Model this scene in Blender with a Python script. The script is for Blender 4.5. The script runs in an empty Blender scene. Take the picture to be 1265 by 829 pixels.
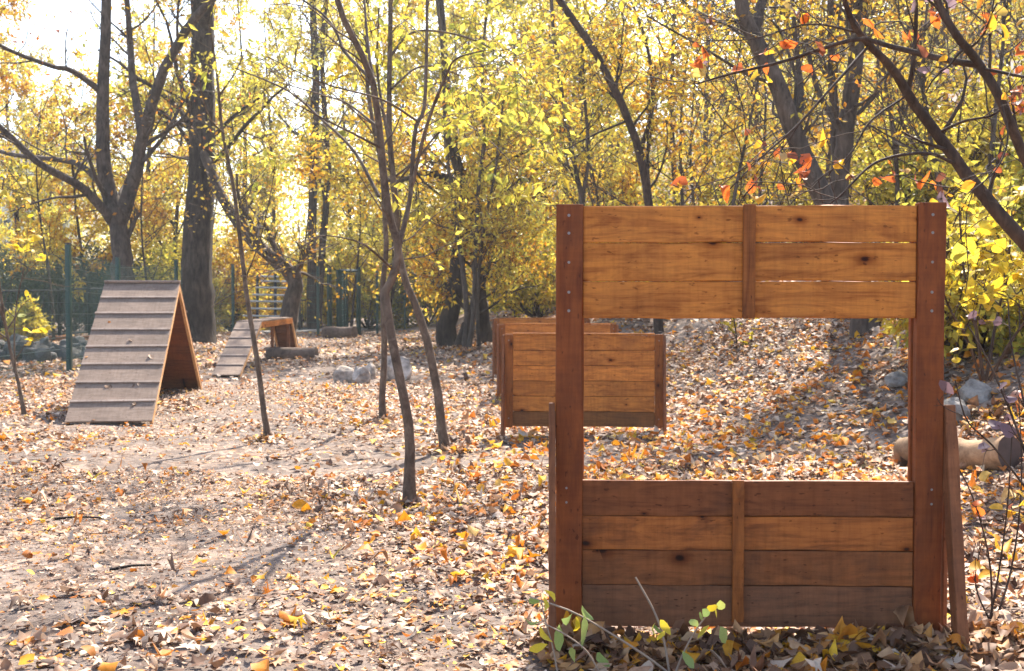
import bpy, bmesh, math
import numpy as np
from mathutils import Vector, Matrix, Euler

# ------------------------------------------------------------------ camera, sky, sun, exposure
scene = bpy.context.scene
COL = scene.collection
F_PX, CX, CY, HORIZON, CAM_H = 1450.0, 632.5, 414.5, 364.0, 1.33
PITCH = math.atan((CY - HORIZON) / F_PX)
cam_d = bpy.data.cameras.new('camera')
cam = bpy.data.objects.new('camera', cam_d)
COL.objects.link(cam)
cam.location = (0, 0, CAM_H)
cam.rotation_euler = (math.radians(90) - PITCH, 0, 0)
cam_d.sensor_width = 36.0
cam_d.lens = 36.0 * F_PX / 1265.0
cam_d.clip_start, cam_d.clip_end = 0.05, 1000
cam_d.dof.use_dof = True
cam_d.dof.focus_distance = 4.6
cam_d.dof.aperture_fstop = 8.0
scene.camera = cam

SUN_EL, SUN_AZ = 46.0, 15.0          # azimuth measured to the right of straight ahead
world = bpy.data.worlds.new('World')
scene.world = world
world.use_nodes = True
wn = world.node_tree.nodes
wl = world.node_tree.links
sky = wn.new('ShaderNodeTexSky')
sky.sky_type = 'NISHITA'
sky.sun_disc = False
sky.sun_elevation = math.radians(SUN_EL)
sky.sun_rotation = math.radians(SUN_AZ)
sky.air_density = 1.0
sky.dust_density = 1.8
sky.ozone_density = 1.0
wn['Background'].inputs['Strength'].default_value = 0.15
wl.new(sky.outputs[0], wn['Background'].inputs['Color'])

sd = bpy.data.lights.new('sun', 'SUN')
sd.energy = 5.0
sd.angle = math.radians(0.55)
sd.color = (1.0, 0.93, 0.82)
sun = bpy.data.objects.new('sun', sd)
COL.objects.link(sun)
s_el, s_az = math.radians(SUN_EL), math.radians(SUN_AZ)
SDIR = Vector((math.sin(s_az) * math.cos(s_el), math.cos(s_az) * math.cos(s_el), math.sin(s_el)))
sun.rotation_euler = (-SDIR).to_track_quat('-Z', 'Y').to_euler()
sun.location = (20, 40, 40)

scene.view_settings.view_transform = 'Standard'
scene.view_settings.look = 'None'
scene.view_settings.exposure = 1.7
scene.view_settings.gamma = 1.0
scene.view_settings.use_curve_mapping = False
scene.render.engine = 'CYCLES'
scene.cycles.use_denoising = True
scene.cycles.max_bounces = 7
scene.cycles.diffuse_bounces = 4
scene.cycles.glossy_bounces = 2
scene.cycles.transmission_bounces = 4
scene.cycles.sample_clamp_indirect = 6.0

# ------------------------------------------------------------------ helpers
CP, SP = math.cos(PITCH), math.sin(PITCH)

def ray(px, py):
    xc, yc = (px - CX) / F_PX, (CY - py) / F_PX
    return np.array([xc, CP + yc * SP, -SP + yc * CP])

def P(px, py, Y):
    """photo pixel at a real distance Y ahead -> world point"""
    d = ray(px, py)
    return np.array([0, 0, CAM_H]) + d * (Y / d[1])

def sr(u, e=0.6):
    return 0.5 * (u + np.sqrt(u * u + e))

def H(x, y):
    """ground height: flat clearing, bank rising to the right"""
    x = np.asarray(x, float); y = np.asarray(y, float)
    u = 0.99 * (x - 2.6) + 0.144 * (y - 9)
    z = 0.45 * sr(u) - 0.33 * sr(u - 6, 2.0) + 0.36 * sr(u - 10, 3.0)
    z = z + 0.035 * np.sin(x * 1.3 + .5) * np.sin(y * .9) + 0.012 * np.sin(3.1 * x + 1.7 * y) + 0.01 * np.sin(5.3 * x - 4.1 * y + 1)
    z = z + 0.05 * sr(y - 75, 4) + 0.06 * np.sin(x * .37 + 2) * np.sin(y * .31)* np.clip((y-14)/10,0,1)
    z = z - 0.05
    return z

def G(px, py):
    """where the ray through a photo pixel meets the ground"""
    d = ray(px, py)
    t = 2.0
    while t < 200:
        p = np.array([0, 0, CAM_H]) + d * t
        if p[2] <= H(p[0], p[1]):
            break
        t += 0.02
    return p

def mesh_obj(name, verts, faces, mat, parent=None, loc=None, smooth=False):
    verts = np.asarray(verts, np.float32)
    if loc is not None:
        verts = verts - np.asarray(loc, np.float32)
    me = bpy.data.meshes.new(name)
    faces = np.asarray(faces, np.int32)
    nf, k = faces.shape
    me.vertices.add(len(verts)); me.vertices.foreach_set('co', verts.ravel())
    me.loops.add(nf * k); me.loops.foreach_set('vertex_index', faces.ravel())
    me.polygons.add(nf)
    me.polygons.foreach_set('loop_start', np.arange(0, nf * k, k, dtype=np.int32))
    me.polygons.foreach_set('loop_total', np.full(nf, k, np.int32))
    me.polygons.foreach_set('use_smooth', np.full(nf, smooth, bool))
    me.update()
    me.validate()
    for m in (mat if isinstance(mat, (list, tuple)) else [mat]):
        me.materials.append(m)
    o = bpy.data.objects.new(name, me)
    COL.objects.link(o)
    if parent is not None:
        o.parent = parent
    elif loc is not None:
        o.location = tuple(float(c) for c in loc)
    return o

def obj_from(name, me, parent=None, loc=(0, 0, 0), rot=(0, 0, 0), scale=None):
    o = bpy.data.objects.new(name, me)
    COL.objects.link(o)
    o.parent = parent
    o.location = tuple(float(c) for c in loc)
    o.rotation_euler = rot
    if scale is not None:
        o.scale = scale
    return o

def tag(o, label=None, cat=None, group=None, kind=None):
    if label: o['label'] = label
    if cat: o['category'] = cat
    if group: o['group'] = group
    if kind: o['kind'] = kind
    return o

def thing(name, label, cat, loc=(0, 0, 0), rz=0.0, group=None):
    o = bpy.data.objects.new(name, None)
    o.empty_display_size = 0.2
    COL.objects.link(o)
    o.location = tuple(float(c) for c in loc)
    o.rotation_euler = (0, 0, rz)
    return tag(o, label, cat, group)

# ------------------------------------------------------------------ materials
def new_mat(name):
    m = bpy.data.materials.new(name)
    m.use_nodes = True
    nt = m.node_tree
    nt.nodes.clear()
    out = nt.nodes.new('ShaderNodeOutputMaterial')
    return m, nt, out

def N(nt, typ, **kw):
    n = nt.nodes.new(typ)
    for k, v in kw.items():
        if k in n.inputs:
            n.inputs[k].default_value = v
        else:
            setattr(n, k, v)
    return n

def ramp(nt, stops, interp='LINEAR'):
    r = nt.nodes.new('ShaderNodeValToRGB')
    r.color_ramp.interpolation = interp
    el = r.color_ramp.elements
    while len(el) > 1:
        el.remove(el[-1])
    el[0].position = stops[0][0]
    el[0].color = (*stops[0][1], 1)
    for p, c in stops[1:]:
        e = el.new(p)
        e.color = (*c, 1)
    return r

def mixc(nt, fac, a, b, mode='MIX'):
    m = nt.nodes.new('ShaderNodeMix')
    m.data_type = 'RGBA'
    m.blend_type = mode
    for sock, v in ((m.inputs['Factor'], fac), (m.inputs[6], a), (m.inputs[7], b)):
        if hasattr(v, 'is_output'):
            nt.links.new(v, sock)
        else:
            sock.default_value = (*v, 1) if isinstance(v, tuple) and len(v) == 3 else v
    return m.outputs[2]

def math_n(nt, op, a, b=None):
    m = nt.nodes.new('ShaderNodeMath')
    m.operation = op
    for i, v in enumerate((a, b)):
        if v is None: continue
        if hasattr(v, 'is_output'): nt.links.new(v, m.inputs[i])
        else: m.inputs[i].default_value = v
    return m.outputs[0]

def wood_mat(name, light, dark, grain=1.0, knots=True, dirt=0.35, rough=0.6, var=0.25, dirtcol=(0.03, 0.022, 0.018)):
    """boards whose grain runs along local X; every board shifts the pattern by its own random number"""
    m, nt, out = new_mat(name)
    L = nt.links
    tc = N(nt, 'ShaderNodeTexCoord')
    oi = N(nt, 'ShaderNodeObjectInfo')
    off = N(nt, 'ShaderNodeVectorMath', operation='ADD')
    sc = N(nt, 'ShaderNodeVectorMath', operation='SCALE')
    cmb = N(nt, 'ShaderNodeCombineXYZ')
    cmb.inputs[0].default_value = 37.0; cmb.inputs[1].default_value = 11.0; cmb.inputs[2].default_value = 23.0
    L.new(cmb.outputs[0], sc.inputs[0]); L.new(oi.outputs['Random'], sc.inputs['Scale'])
    L.new(tc.outputs['Object'], off.inputs[0]); L.new(sc.outputs[0], off.inputs[1])
    # broad figure, stretched along the grain
    mp = N(nt, 'ShaderNodeMapping'); mp.inputs['Scale'].default_value = (1.6, 9, 9)
    L.new(off.outputs[0], mp.inputs['Vector'])
    n1 = N(nt, 'ShaderNodeTexNoise', Scale=1.7, Detail=5.0, Roughness=0.6, Distortion=1.9)
    L.new(mp.outputs[0], n1.inputs['Vector'])
    # growth rings / fine lines
    mp2 = N(nt, 'ShaderNodeMapping'); mp2.inputs['Scale'].default_value = (2.0, 60, 60)
    L.new(off.outputs[0], mp2.inputs['Vector'])
    n2 = N(nt, 'ShaderNodeTexNoise', Scale=2.2 * grain, Detail=6.0, Roughness=0.7, Distortion=0.4)
    L.new(mp2.outputs[0], n2.inputs['Vector'])
    f = math_n(nt, 'ADD', math_n(nt, 'MULTIPLY', n1.outputs[0], 0.75), math_n(nt, 'MULTIPLY', n2.outputs[0], 0.38))
    r = ramp(nt, [(0.40, dark), (0.53, tuple(0.6 * a + 0.4 * b for a, b in zip(light, dark))), (0.62, light), (0.75, tuple(min(1, c * 1.15) for c in light))])
    L.new(f, r.inputs[0])
    c = r.outputs[0]
    if knots:
        sx_ = N(nt, 'ShaderNodeSeparateXYZ'); L.new(off.outputs[0], sx_.inputs[0])
        cx_ = N(nt, 'ShaderNodeCombineXYZ')
        L.new(math_n(nt, 'MULTIPLY', sx_.outputs[0], 3.4), cx_.inputs[0])
        L.new(math_n(nt, 'MULTIPLY', sx_.outputs[2], 5.5), cx_.inputs[1])
        mp3 = cx_
        v = N(nt, 'ShaderNodeTexVoronoi', Scale=1.0, Randomness=1.0)
        v.voronoi_dimensions = '2D'
        nd = N(nt, 'ShaderNodeTexNoise', Scale=14.0, Detail=2.0)
        L.new(off.outputs[0], nd.inputs['Vector'])
        wob = mixc(nt, 0.05, mp3.outputs[0], nd.outputs['Color'], 'ADD')
        L.new(wob, v.inputs['Vector'])
        kr = ramp(nt, [(0.0, (0.03, 0.015, 0.008)), (0.028, (0.10, 0.04, 0.015)), (0.05, (0.5, 0.38, 0.28)), (0.14, (0.92, 0.9, 0.87)), (0.2, (1, 1, 1))])
        vs_ = N(nt, 'ShaderNodeSeparateColor'); L.new(v.outputs['Color'], vs_.inputs[0])
        # a knot in only some of the cells, and of unequal size
        grow_ = math_n(nt, 'ADD', math_n(nt, 'MULTIPLY', vs_.outputs[0], 1.6), 0.55)
        gate_ = math_n(nt, 'MULTIPLY', math_n(nt, 'GREATER_THAN', vs_.outputs[1], 0.62), 5.0)
        L.new(math_n(nt, 'ADD', math_n(nt, 'MULTIPLY', v.outputs['Distance'], grow_), gate_), kr.inputs[0])
        c = mixc(nt, 1.0, c, kr.outputs[0], 'MULTIPLY')
    # weather stains
    n3 = N(nt, 'ShaderNodeTexNoise', Scale=3.2, Detail=6.0, Roughness=0.72)
    L.new(off.outputs[0], n3.inputs['Vector'])
    dr = ramp(nt, [(0.46, (0, 0, 0)), (0.75, (1, 1, 1))])
    L.new(n3.outputs[0], dr.inputs[0])
    c = mixc(nt, math_n(nt, 'MULTIPLY', dr.outputs[0], dirt), c, dirtcol)
    # upright saw marks and rain streaks
    mp5 = N(nt, 'ShaderNodeMapping'); mp5.inputs['Scale'].default_value = (26, 3, 2.2)
    L.new(off.outputs[0], mp5.inputs['Vector'])
    n5 = N(nt, 'ShaderNodeTexNoise', Scale=1.6, Detail=5.0, Roughness=0.7)
    L.new(mp5.outputs[0], n5.inputs['Vector'])
    r5 = ramp(nt, [(0.42, (1, 1, 1)), (0.62, (0.72, 0.66, 0.6)), (0.78, (0.4, 0.33, 0.28))])
    L.new(n5.outputs[0], r5.inputs[0])
    c = mixc(nt, 0.30 + 0.4 * dirt, c, mixc(nt, 1.0, c, r5.outputs[0], 'MULTIPLY'))
    # dark specks and nicks
    n6 = N(nt, 'ShaderNodeTexNoise', Scale=55.0, Detail=2.0)
    mp6 = N(nt, 'ShaderNodeMapping'); mp6.inputs['Scale'].default_value = (.5, 1, 1.2)
    L.new(off.outputs[0], mp6.inputs['Vector']); L.new(mp6.outputs[0], n6.inputs['Vector'])
    r6 = ramp(nt, [(0.66, (1, 1, 1)), (0.72, (0.35, 0.28, 0.24))])
    L.new(n6.outputs[0], r6.inputs[0])
    c = mixc(nt, 0.8, c, mixc(nt, 1.0, c, r6.outputs[0], 'MULTIPLY'))
    hsv = N(nt, 'ShaderNodeHueSaturation')
    L.new(c, hsv.inputs['Color'])
    L.new(math_n(nt, 'ADD', math_n(nt, 'MULTIPLY', oi.outputs['Random'], var), 1.0 - var * .5), hsv.inputs['Value'])
    b = N(nt, 'ShaderNodeBsdfPrincipled', Roughness=rough)
    b.inputs['Specular IOR Level'].default_value = 0.14
    L.new(hsv.outputs[0], b.inputs['Base Color'])
    bp = N(nt, 'ShaderNodeBump', Strength=0.25, Distance=0.004)
    L.new(f, bp.inputs['Height']); L.new(bp.outputs[0], b.inputs['Normal'])
    L.new(b.outputs[0], out.inputs[0])
    return m

def leaf_mat(name, stops, trans=0.5, rough=0.5, spec=0.3, src='island', tint=1.0, noise_stops=None, nscale=0.5):
    m, nt, out = new_mat(name)
    L = nt.links
    if src == 'island':
        g = N(nt, 'ShaderNodeNewGeometry')
        rnd = g.outputs['Random Per Island']
    else:
        oi = N(nt, 'ShaderNodeObjectInfo')
        rnd = oi.outputs['Random']
    r = ramp(nt, stops)
    L.new(rnd, r.inputs[0])
    c = r.outputs[0]
    tc = N(nt, 'ShaderNodeTexCoord')
    if noise_stops:
        r2 = ramp(nt, noise_stops)
        L.new(rnd, r2.inputs[0])
        nz = N(nt, 'ShaderNodeTexNoise', Scale=nscale, Detail=2.0)
        L.new(tc.outputs['Object'], nz.inputs['Vector'])
        rr = ramp(nt, [(0.42, (0, 0, 0)), (0.58, (1, 1, 1))])
        L.new(nz.outputs[0], rr.inputs[0])
        c = mixc(nt, rr.outputs[0], c, r2.outputs[0])
    # mottling inside a leaf
    nz2 = N(nt, 'ShaderNodeTexNoise', Scale=38.0, Detail=3.0)
    L.new(tc.outputs['Object'], nz2.inputs['Vector'])
    mot = ramp(nt, [(0.3, (0.62, 0.55, 0.5)), (0.6, (1, 1, 1))])
    L.new(nz2.outputs[0], mot.inputs[0])
    c = mixc(nt, 0.7, c, mixc(nt, 1.0, c, mot.outputs[0], 'MULTIPLY'))
    b = N(nt, 'ShaderNodeBsdfPrincipled', Roughness=rough)
    b.inputs['Specular IOR Level'].default_value = spec
    L.new(c, b.inputs['Base Color'])
    if trans > 0:
        t = N(nt, 'ShaderNodeBsdfTranslucent')
        L.new(c, t.inputs['Color'])
        mx = N(nt, 'ShaderNodeMixShader')
        mx.inputs[0].default_value = trans
        L.new(b.outputs[0], mx.inputs[1]); L.new(t.outputs[0], mx.inputs[2])
        L.new(mx.outputs[0], out.inputs[0])
    else:
        L.new(b.outputs[0], out.inputs[0])
    return m

def bark_mat(name, light, dark, zs=0.25, scale=9.0, bump=0.6, dist=0.02):
    m, nt, out = new_mat(name)
    L = nt.links
    tc = N(nt, 'ShaderNodeTexCoord')
    mp = N(nt, 'ShaderNodeMapping'); mp.inputs['Scale'].default_value = (1, 1, zs)
    L.new(tc.outputs['Object'], mp.inputs['Vector'])
    n = N(nt, 'ShaderNodeTexNoise', Scale=scale, Detail=7.0, Roughness=0.7, Distortion=0.6)
    L.new(mp.outputs[0], n.inputs['Vector'])
    n2 = N(nt, 'ShaderNodeTexNoise', Scale=scale * .2, Detail=3.0)
    L.new(tc.outputs['Object'], n2.inputs['Vector'])
    r = ramp(nt, [(0.36, dark), (0.64, light)])
    L.new(n.outputs[0], r.inputs[0])
    r2 = ramp(nt, [(0.35, (0.6, 0.6, 0.6)), (0.65, (1.1, 1.08, 1.05))])
    L.new(n2.outputs[0], r2.inputs[0])
    c = mixc(nt, 1.0, r.outputs[0], r2.outputs[0], 'MULTIPLY')
    b = N(nt, 'ShaderNodeBsdfPrincipled', Roughness=0.85)
    b.inputs['Specular IOR Level'].default_value = 0.2
    L.new(c, b.inputs['Base Color'])
    bp = N(nt, 'ShaderNodeBump', Strength=bump, Distance=dist)
    L.new(n.outputs[0], bp.inputs['Height']); L.new(bp.outputs[0], b.inputs['Normal'])
    L.new(b.outputs[0], out.inputs[0])
    return m

def plain_mat(name, col, rough=0.5, metal=0.0, var=0.15, scale=12.0, bump=0.0):
    m, nt, out = new_mat(name)
    L = nt.links
    tc = N(nt, 'ShaderNodeTexCoord')
    n = N(nt, 'ShaderNodeTexNoise', Scale=scale, Detail=6.0, Roughness=0.65)
    L.new(tc.outputs['Object'], n.inputs['Vector'])
    r = ramp(nt, [(0.3, tuple(c * (1 - var * 2) for c in col)), (0.7, tuple(min(1, c * (1 + var)) for c in col))])
    L.new(n.outputs[0], r.inputs[0])
    b = N(nt, 'ShaderNodeBsdfPrincipled', Roughness=rough, Metallic=metal)
    L.new(r.outputs[0], b.inputs['Base Color'])
    if bump:
        bp = N(nt, 'ShaderNodeBump', Strength=bump, Distance=0.03)
        L.new(n.outputs[0], bp.inputs['Height']); L.new(bp.outputs[0], b.inputs['Normal'])
    L.new(b.outputs[0], out.inputs[0])
    return m

def ground_mat():
    m, nt, out = new_mat('leafy_soil')
    L = nt.links
    tc = N(nt, 'ShaderNodeTexCoord')
    v = N(nt, 'ShaderNodeTexVoronoi', Scale=22.0)
    v.feature = 'F1'
    L.new(tc.outputs['Object'], v.inputs['Vector'])
    sep = N(nt, 'ShaderNodeSeparateColor')
    L.new(v.outputs['Color'], sep.inputs[0])
    litter = ramp(nt, [(0.0, (0.06, 0.035, 0.022)), (0.3, (0.16, 0.095, 0.06)), (0.6, (0.30, 0.21, 0.15)), (0.85, (0.42, 0.33, 0.27)), (1.0, (0.38, 0.17, 0.04))])
    L.new(sep.outputs[0], litter.inputs[0])
    n = N(nt, 'ShaderNodeTexNoise', Scale=5.0, Detail=8.0, Roughness=0.7)
    L.new(tc.outputs['Object'], n.inputs['Vector'])
    soil = ramp(nt, [(0.3, (0.065, 0.047, 0.038)), (0.52, (0.14, 0.107, 0.088)), (0.72, (0.235, 0.19, 0.16))])
    L.new(n.outputs[0], soil.inputs[0])
    n2 = N(nt, 'ShaderNodeTexNoise', Scale=1.1, Detail=5.0, Roughness=0.65)
    L.new(tc.outputs['Object'], n2.inputs['Vector'])
    rr = ramp(nt, [(0.42, (0, 0, 0)), (0.6, (1, 1, 1))])
    L.new(n2.outputs[0], rr.inputs[0])
    c = mixc(nt, math_n(nt, 'MULTIPLY', rr.outputs[0], 0.55), soil.outputs[0], litter.outputs[0])
    b = N(nt, 'ShaderNodeBsdfPrincipled', Roughness=0.9)
    b.inputs['Specular IOR Level'].default_value = 0.15
    L.new(c, b.inputs['Base Color'])
    n3 = N(nt, 'ShaderNodeTexNoise', Scale=40.0, Detail=5.0, Roughness=0.7)
    L.new(tc.outputs['Object'], n3.inputs['Vector'])
    bp = N(nt, 'ShaderNodeBump', Strength=0.7, Distance=0.02)
    L.new(n3.outputs[0], bp.inputs['Height']); L.new(bp.outputs[0], b.inputs['Normal'])
    L.new(b.outputs[0], out.inputs[0])
    return m

M = {}
M['panel'] = wood_mat('oiled_pine_boards', (0.54, 0.185, 0.034), (0.26, 0.069, 0.012), dirt=0.35)
M['lower'] = wood_mat('weathered_lower_boards', (0.35, 0.108, 0.024), (0.16, 0.045, 0.013), dirt=0.55, var=.3)
M['dark_board'] = wood_mat('dark_stain_and_shade_board', (0.20, 0.062, 0.02), (0.105, 0.031, 0.011), dirt=0.5, var=0.1)
M['mid_board'] = wood_mat('brown_weathered_board', (0.265, 0.088, 0.027), (0.14, 0.045, 0.016), dirt=0.65, var=0.1)
M['bottom'] = wood_mat('soil_stain_and_shade_board', (0.19, 0.078, 0.036), (0.105, 0.045, 0.023), dirt=0.6, knots=False)
M['post'] = wood_mat('red_brown_post', (0.23, 0.06, 0.015), (0.135, 0.031, 0.009), dirt=0.35, knots=False, var=0.12)
M['batten'] = wood_mat('batten_wood', (0.29, 0.09, 0.02), (0.145, 0.041, 0.011), dirt=0.35, var=0.2)
M['brace'] = wood_mat('brace_wood', (0.25, 0.092, 0.038), (0.13, 0.046, 0.02), dirt=0.45, knots=False)
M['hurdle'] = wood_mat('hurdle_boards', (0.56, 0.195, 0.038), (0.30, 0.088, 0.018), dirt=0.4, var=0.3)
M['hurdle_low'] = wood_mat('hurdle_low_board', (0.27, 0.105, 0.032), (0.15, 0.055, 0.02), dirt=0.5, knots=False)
M['ply'] = wood_mat('grey_ramp_plywood', (0.25, 0.178, 0.133), (0.165, 0.115, 0.086), dirt=0.3, knots=False, var=0.1, rough=0.75)
M['slat'] = wood_mat('grey_slat', (0.33, 0.25, 0.20), (0.20, 0.145, 0.115), dirt=0.3, knots=False, var=0.2)
M['rail'] = wood_mat('raw_pine_rail', (0.60, 0.35, 0.17), (0.42, 0.21, 0.09), dirt=0.2, knots=False)
M['screw'] = plain_mat('zinc_screw', (0.3, 0.29, 0.27), 0.5, 0.7)
M['bark_dark'] = bark_mat('dark_furrowed_bark', (0.088, 0.066, 0.052), (0.02, 0.015, 0.012), scale=11, bump=1.0, dist=0.05)
M['bark_grey'] = bark_mat('grey_brown_bark', (0.135, 0.102, 0.08), (0.045, 0.032, 0.025), scale=14, zs=0.3)
M['bark_sap'] = bark_mat('smooth_sapling_bark', (0.19, 0.138, 0.10), (0.078, 0.053, 0.038), scale=22, zs=0.6, bump=0.8, dist=0.012)
M['bark_branch'] = bark_mat('dark_brown_branch_bark', (0.10, 0.066, 0.048), (0.038, 0.024, 0.018), scale=30, bump=0.5, dist=0.006)
M['twig'] = plain_mat('dry_twig', (0.28, 0.2, 0.14), 0.8)
M['twig_dark'] = plain_mat('dark_twig', (0.10, 0.07, 0.05), 0.85)
M['log'] = bark_mat('pale_debarked_log', (0.40, 0.25, 0.14), (0.17, 0.10, 0.055), zs=1.0, scale=7, bump=0.4)
M['log_dark'] = bark_mat('brown_log_bark', (0.20, 0.135, 0.10), (0.09, 0.06, 0.045), zs=1, scale=9)
M['cut'] = plain_mat('dark_log_end', (0.09, 0.055, 0.04), 0.9)
M['rock'] = plain_mat('pale_rock', (0.45, 0.365, 0.29), 0.9, 0, 0.4, 6.0, 0.7)
M['stone'] = plain_mat('weathered_grey_stone', (0.25, 0.22, 0.19), 0.9, 0, 0.35, 9.0, 0.9)
M['rock_dark'] = plain_mat('grey_rubble', (0.095, 0.085, 0.075), 0.9, 0, 0.3, 9.0, 0.6)
M['green'] = plain_mat('dark_green_paint', (0.005, 0.045, 0.037), 0.4, 0, 0.15)
M['wire'] = plain_mat('green_wire', (0.05, 0.13, 0.11), 0.35, 0.3)
M['black'] = plain_mat('black_metal', (0.02, 0.02, 0.022), 0.5)
M['galv'] = plain_mat('galvanised_pipe', (0.45, 0.44, 0.41), 0.5, 0.2)
M['concrete'] = plain_mat('pale_concrete', (0.42, 0.39, 0.35), 0.9)
M['render'] = plain_mat('white_wall_render', (0.8, 0.78, 0.74), 0.9, 0, 0.05)
M['roof'] = plain_mat('grey_roof', (0.2, 0.17, 0.16), 0.8)
M['glass'] = plain_mat('window_glass', (0.08, 0.1, 0.12), 0.1)
M['ground'] = ground_mat()

YEL = [(0.0, (0.22, 0.13, 0.04)), (0.14, (0.52, 0.30, 0.025)), (0.34, (0.76, 0.54, 0.045)), (0.65, (0.84, 0.67, 0.09)), (0.87, (0.68, 0.60, 0.10)), (1.0, (0.30, 0.33, 0.06))]
GOLD = [(0.0, (0.22, 0.09, 0.02)), (0.2, (0.52, 0.22, 0.018)), (0.42, (0.74, 0.39, 0.025)), (0.75, (0.80, 0.52, 0.04)), (1.0, (0.62, 0.48, 0.07))]
ORNG = [(0.0, (0.30, 0.075, 0.012)), (0.4, (0.52, 0.14, 0.018)), (0.75, (0.62, 0.24, 0.025)), (1.0, (0.55, 0.36, 0.05))]
LIME = [(0.0, (0.16, 0.18, 0.04)), (0.25, (0.32, 0.33, 0.05)), (0.55, (0.60, 0.55, 0.08)), (1.0, (0.80, 0.65, 0.09))]
DARKG = [(0.0, (0.03, 0.05, 0.025)), (0.6, (0.06, 0.085, 0.04)), (1.0, (0.11, 0.12, 0.05))]
LIT = [(0.0, (0.07, 0.036, 0.022)), (0.18, (0.19, 0.105, 0.066)), (0.40, (0.38, 0.235, 0.15)), (0.56, (0.63, 0.475, 0.35)), (0.78, (0.63, 0.465, 0.33)), (0.84, (0.46, 0.15, 0.03)), (0.92, (0.62, 0.22, 0.02)), (0.97, (0.74, 0.36, 0.02)), (1.0, (0.78, 0.54, 0.05))]
LITB = [(0.0, (0.09, 0.045, 0.026)), (0.25, (0.22, 0.11, 0.06)), (0.45, (0.42, 0.26, 0.16)), (0.66, (0.64, 0.49, 0.355)), (0.78, (0.50, 0.24, 0.08)), (0.88, (0.58, 0.18, 0.02)), (0.95, (0.70, 0.32, 0.02)), (1.0, (0.74, 0.50, 0.05))]
M['l_yel'] = leaf_mat('yellow_leaves', YEL, 0.55, noise_stops=LIME, nscale=0.5)
M['l_gold'] = leaf_mat('gold_leaves', GOLD, 0.55, noise_stops=YEL, nscale=0.6)
M['l_org'] = leaf_mat('orange_leaves', ORNG, 0.55, noise_stops=GOLD, nscale=0.7)
M['l_lime'] = leaf_mat('lime_leaves', LIME, 0.55, noise_stops=YEL, nscale=0.5)
M['l_dark'] = leaf_mat('evergreen_leaves', DARKG, 0.2)
M['litter'] = leaf_mat('fallen_leaves', LIT, 0.22, rough=0.6, spec=0.22, noise_stops=LITB, nscale=0.35)
M['litter_gold'] = leaf_mat('golden_fallen_leaves', [(0.0, (0.40, 0.14, 0.035)), (0.35, (0.64, 0.19, 0.018)), (0.65, (0.74, 0.30, 0.02)), (0.88, (0.80, 0.47, 0.04)), (1.0, (0.62, 0.48, 0.3))], 0.3, rough=0.6, spec=0.2)
M['litter_heap'] = leaf_mat('drifted_brown_leaves', [(0.0, (0.10, 0.045, 0.022)), (0.3, (0.26, 0.125, 0.06)), (0.55, (0.44, 0.24, 0.115)), (0.75, (0.55, 0.33, 0.17)), (0.88, (0.62, 0.24, 0.03)), (1.0, (0.75, 0.42, 0.03))], 0.25, rough=0.6, spec=0.2)
M['litter_big'] = leaf_mat('large_fallen_leaf', LITB, 0.25, rough=0.6, spec=0.22, src='object')
M['bigleaf'] = leaf_mat('orange_hanging_leaf', [(0.0, (0.14, 0.06, 0.04)), (0.2, (0.55, 0.13, 0.03)), (0.45, (0.68, 0.17, 0.03)), (0.6, (0.70, 0.36, 0.03)), (0.8, (0.70, 0.48, 0.04)), (0.92, (0.32, 0.22, 0.24)), (1.0, (0.28, 0.2, 0.22))], 0.5, src='object')
M['yelleaf'] = leaf_mat('yellow_shrub_leaf', [(0.0, (0.45, 0.36, 0.03)), (0.5, (0.72, 0.52, 0.03)), (0.85, (0.75, 0.58, 0.06)), (1.0, (0.30, 0.34, 0.06))], 0.55, src='object')
M['purpleaf'] = leaf_mat('mauve_shrub_leaf', [(0.0, (0.16, 0.10, 0.12)), (0.6, (0.24, 0.16, 0.18)), (1.0, (0.5, 0.22, 0.08))], 0.3, src='object')
M['greenleaf'] = leaf_mat('green_plant_leaf', [(0.0, (0.22, 0.32, 0.09)), (0.45, (0.36, 0.44, 0.14)), (0.7, (0.52, 0.50, 0.08)), (1.0, (0.75, 0.54, 0.03))], 0.4, src='object')

# ------------------------------------------------------------------ geometry generators
def nrm(v):
    return v / np.maximum(np.linalg.norm(v, axis=-1, keepdims=True), 1e-9)

def tubes(paths, radii, n=6, rough=0.0, rng=None, cap=True):
    """(N,K,3) centre lines and (N,K) radii -> vertices, quads"""
    paths = np.asarray(paths, float); radii = np.asarray(radii, float)
    Np, K, _ = paths.shape
    t = np.empty_like(paths)
    t[:, 1:-1] = paths[:, 2:] - paths[:, :-2]
    t[:, 0] = paths[:, 1] - paths[:, 0]; t[:, -1] = paths[:, -1] - paths[:, -2]
    t = nrm(t)
    mean = nrm(paths[:, -1] - paths[:, 0] + 1e-6)
    ref = np.where(np.abs(mean[:, 1:2]) < 0.75, np.array([[0, 1.0, 0]]), np.array([[1.0, 0, 0]]))
    u = nrm(np.cross(t, ref[:, None, :])); v = np.cross(t, u)
    a = np.arange(n) * 2 * math.pi / n
    r = radii[:, :, None] * np.ones(n)
    if rough and rng is not None:
        r = r * (1 + rough * (1.3 * rng.standard_normal((Np, 1, n)) + .45 * rng.standard_normal(r.shape)))
    V = paths[:, :, None, :] + r[..., None] * (np.cos(a)[None, None, :, None] * u[:, :, None, :] + np.sin(a)[None, None, :, None] * v[:, :, None, :])
    base = (np.arange(Np) * K * n)[:, None, None] + (np.arange(K - 1) * n)[None, :, None]
    i = np.arange(n)[None, None, :]; j = (np.arange(n) + 1)[None, None, :] % n
    F = np.stack([base + i, base + j, base + n + j, base + n + i], -1).reshape(-1, 4)
    return V.reshape(-1, 3), F

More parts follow.
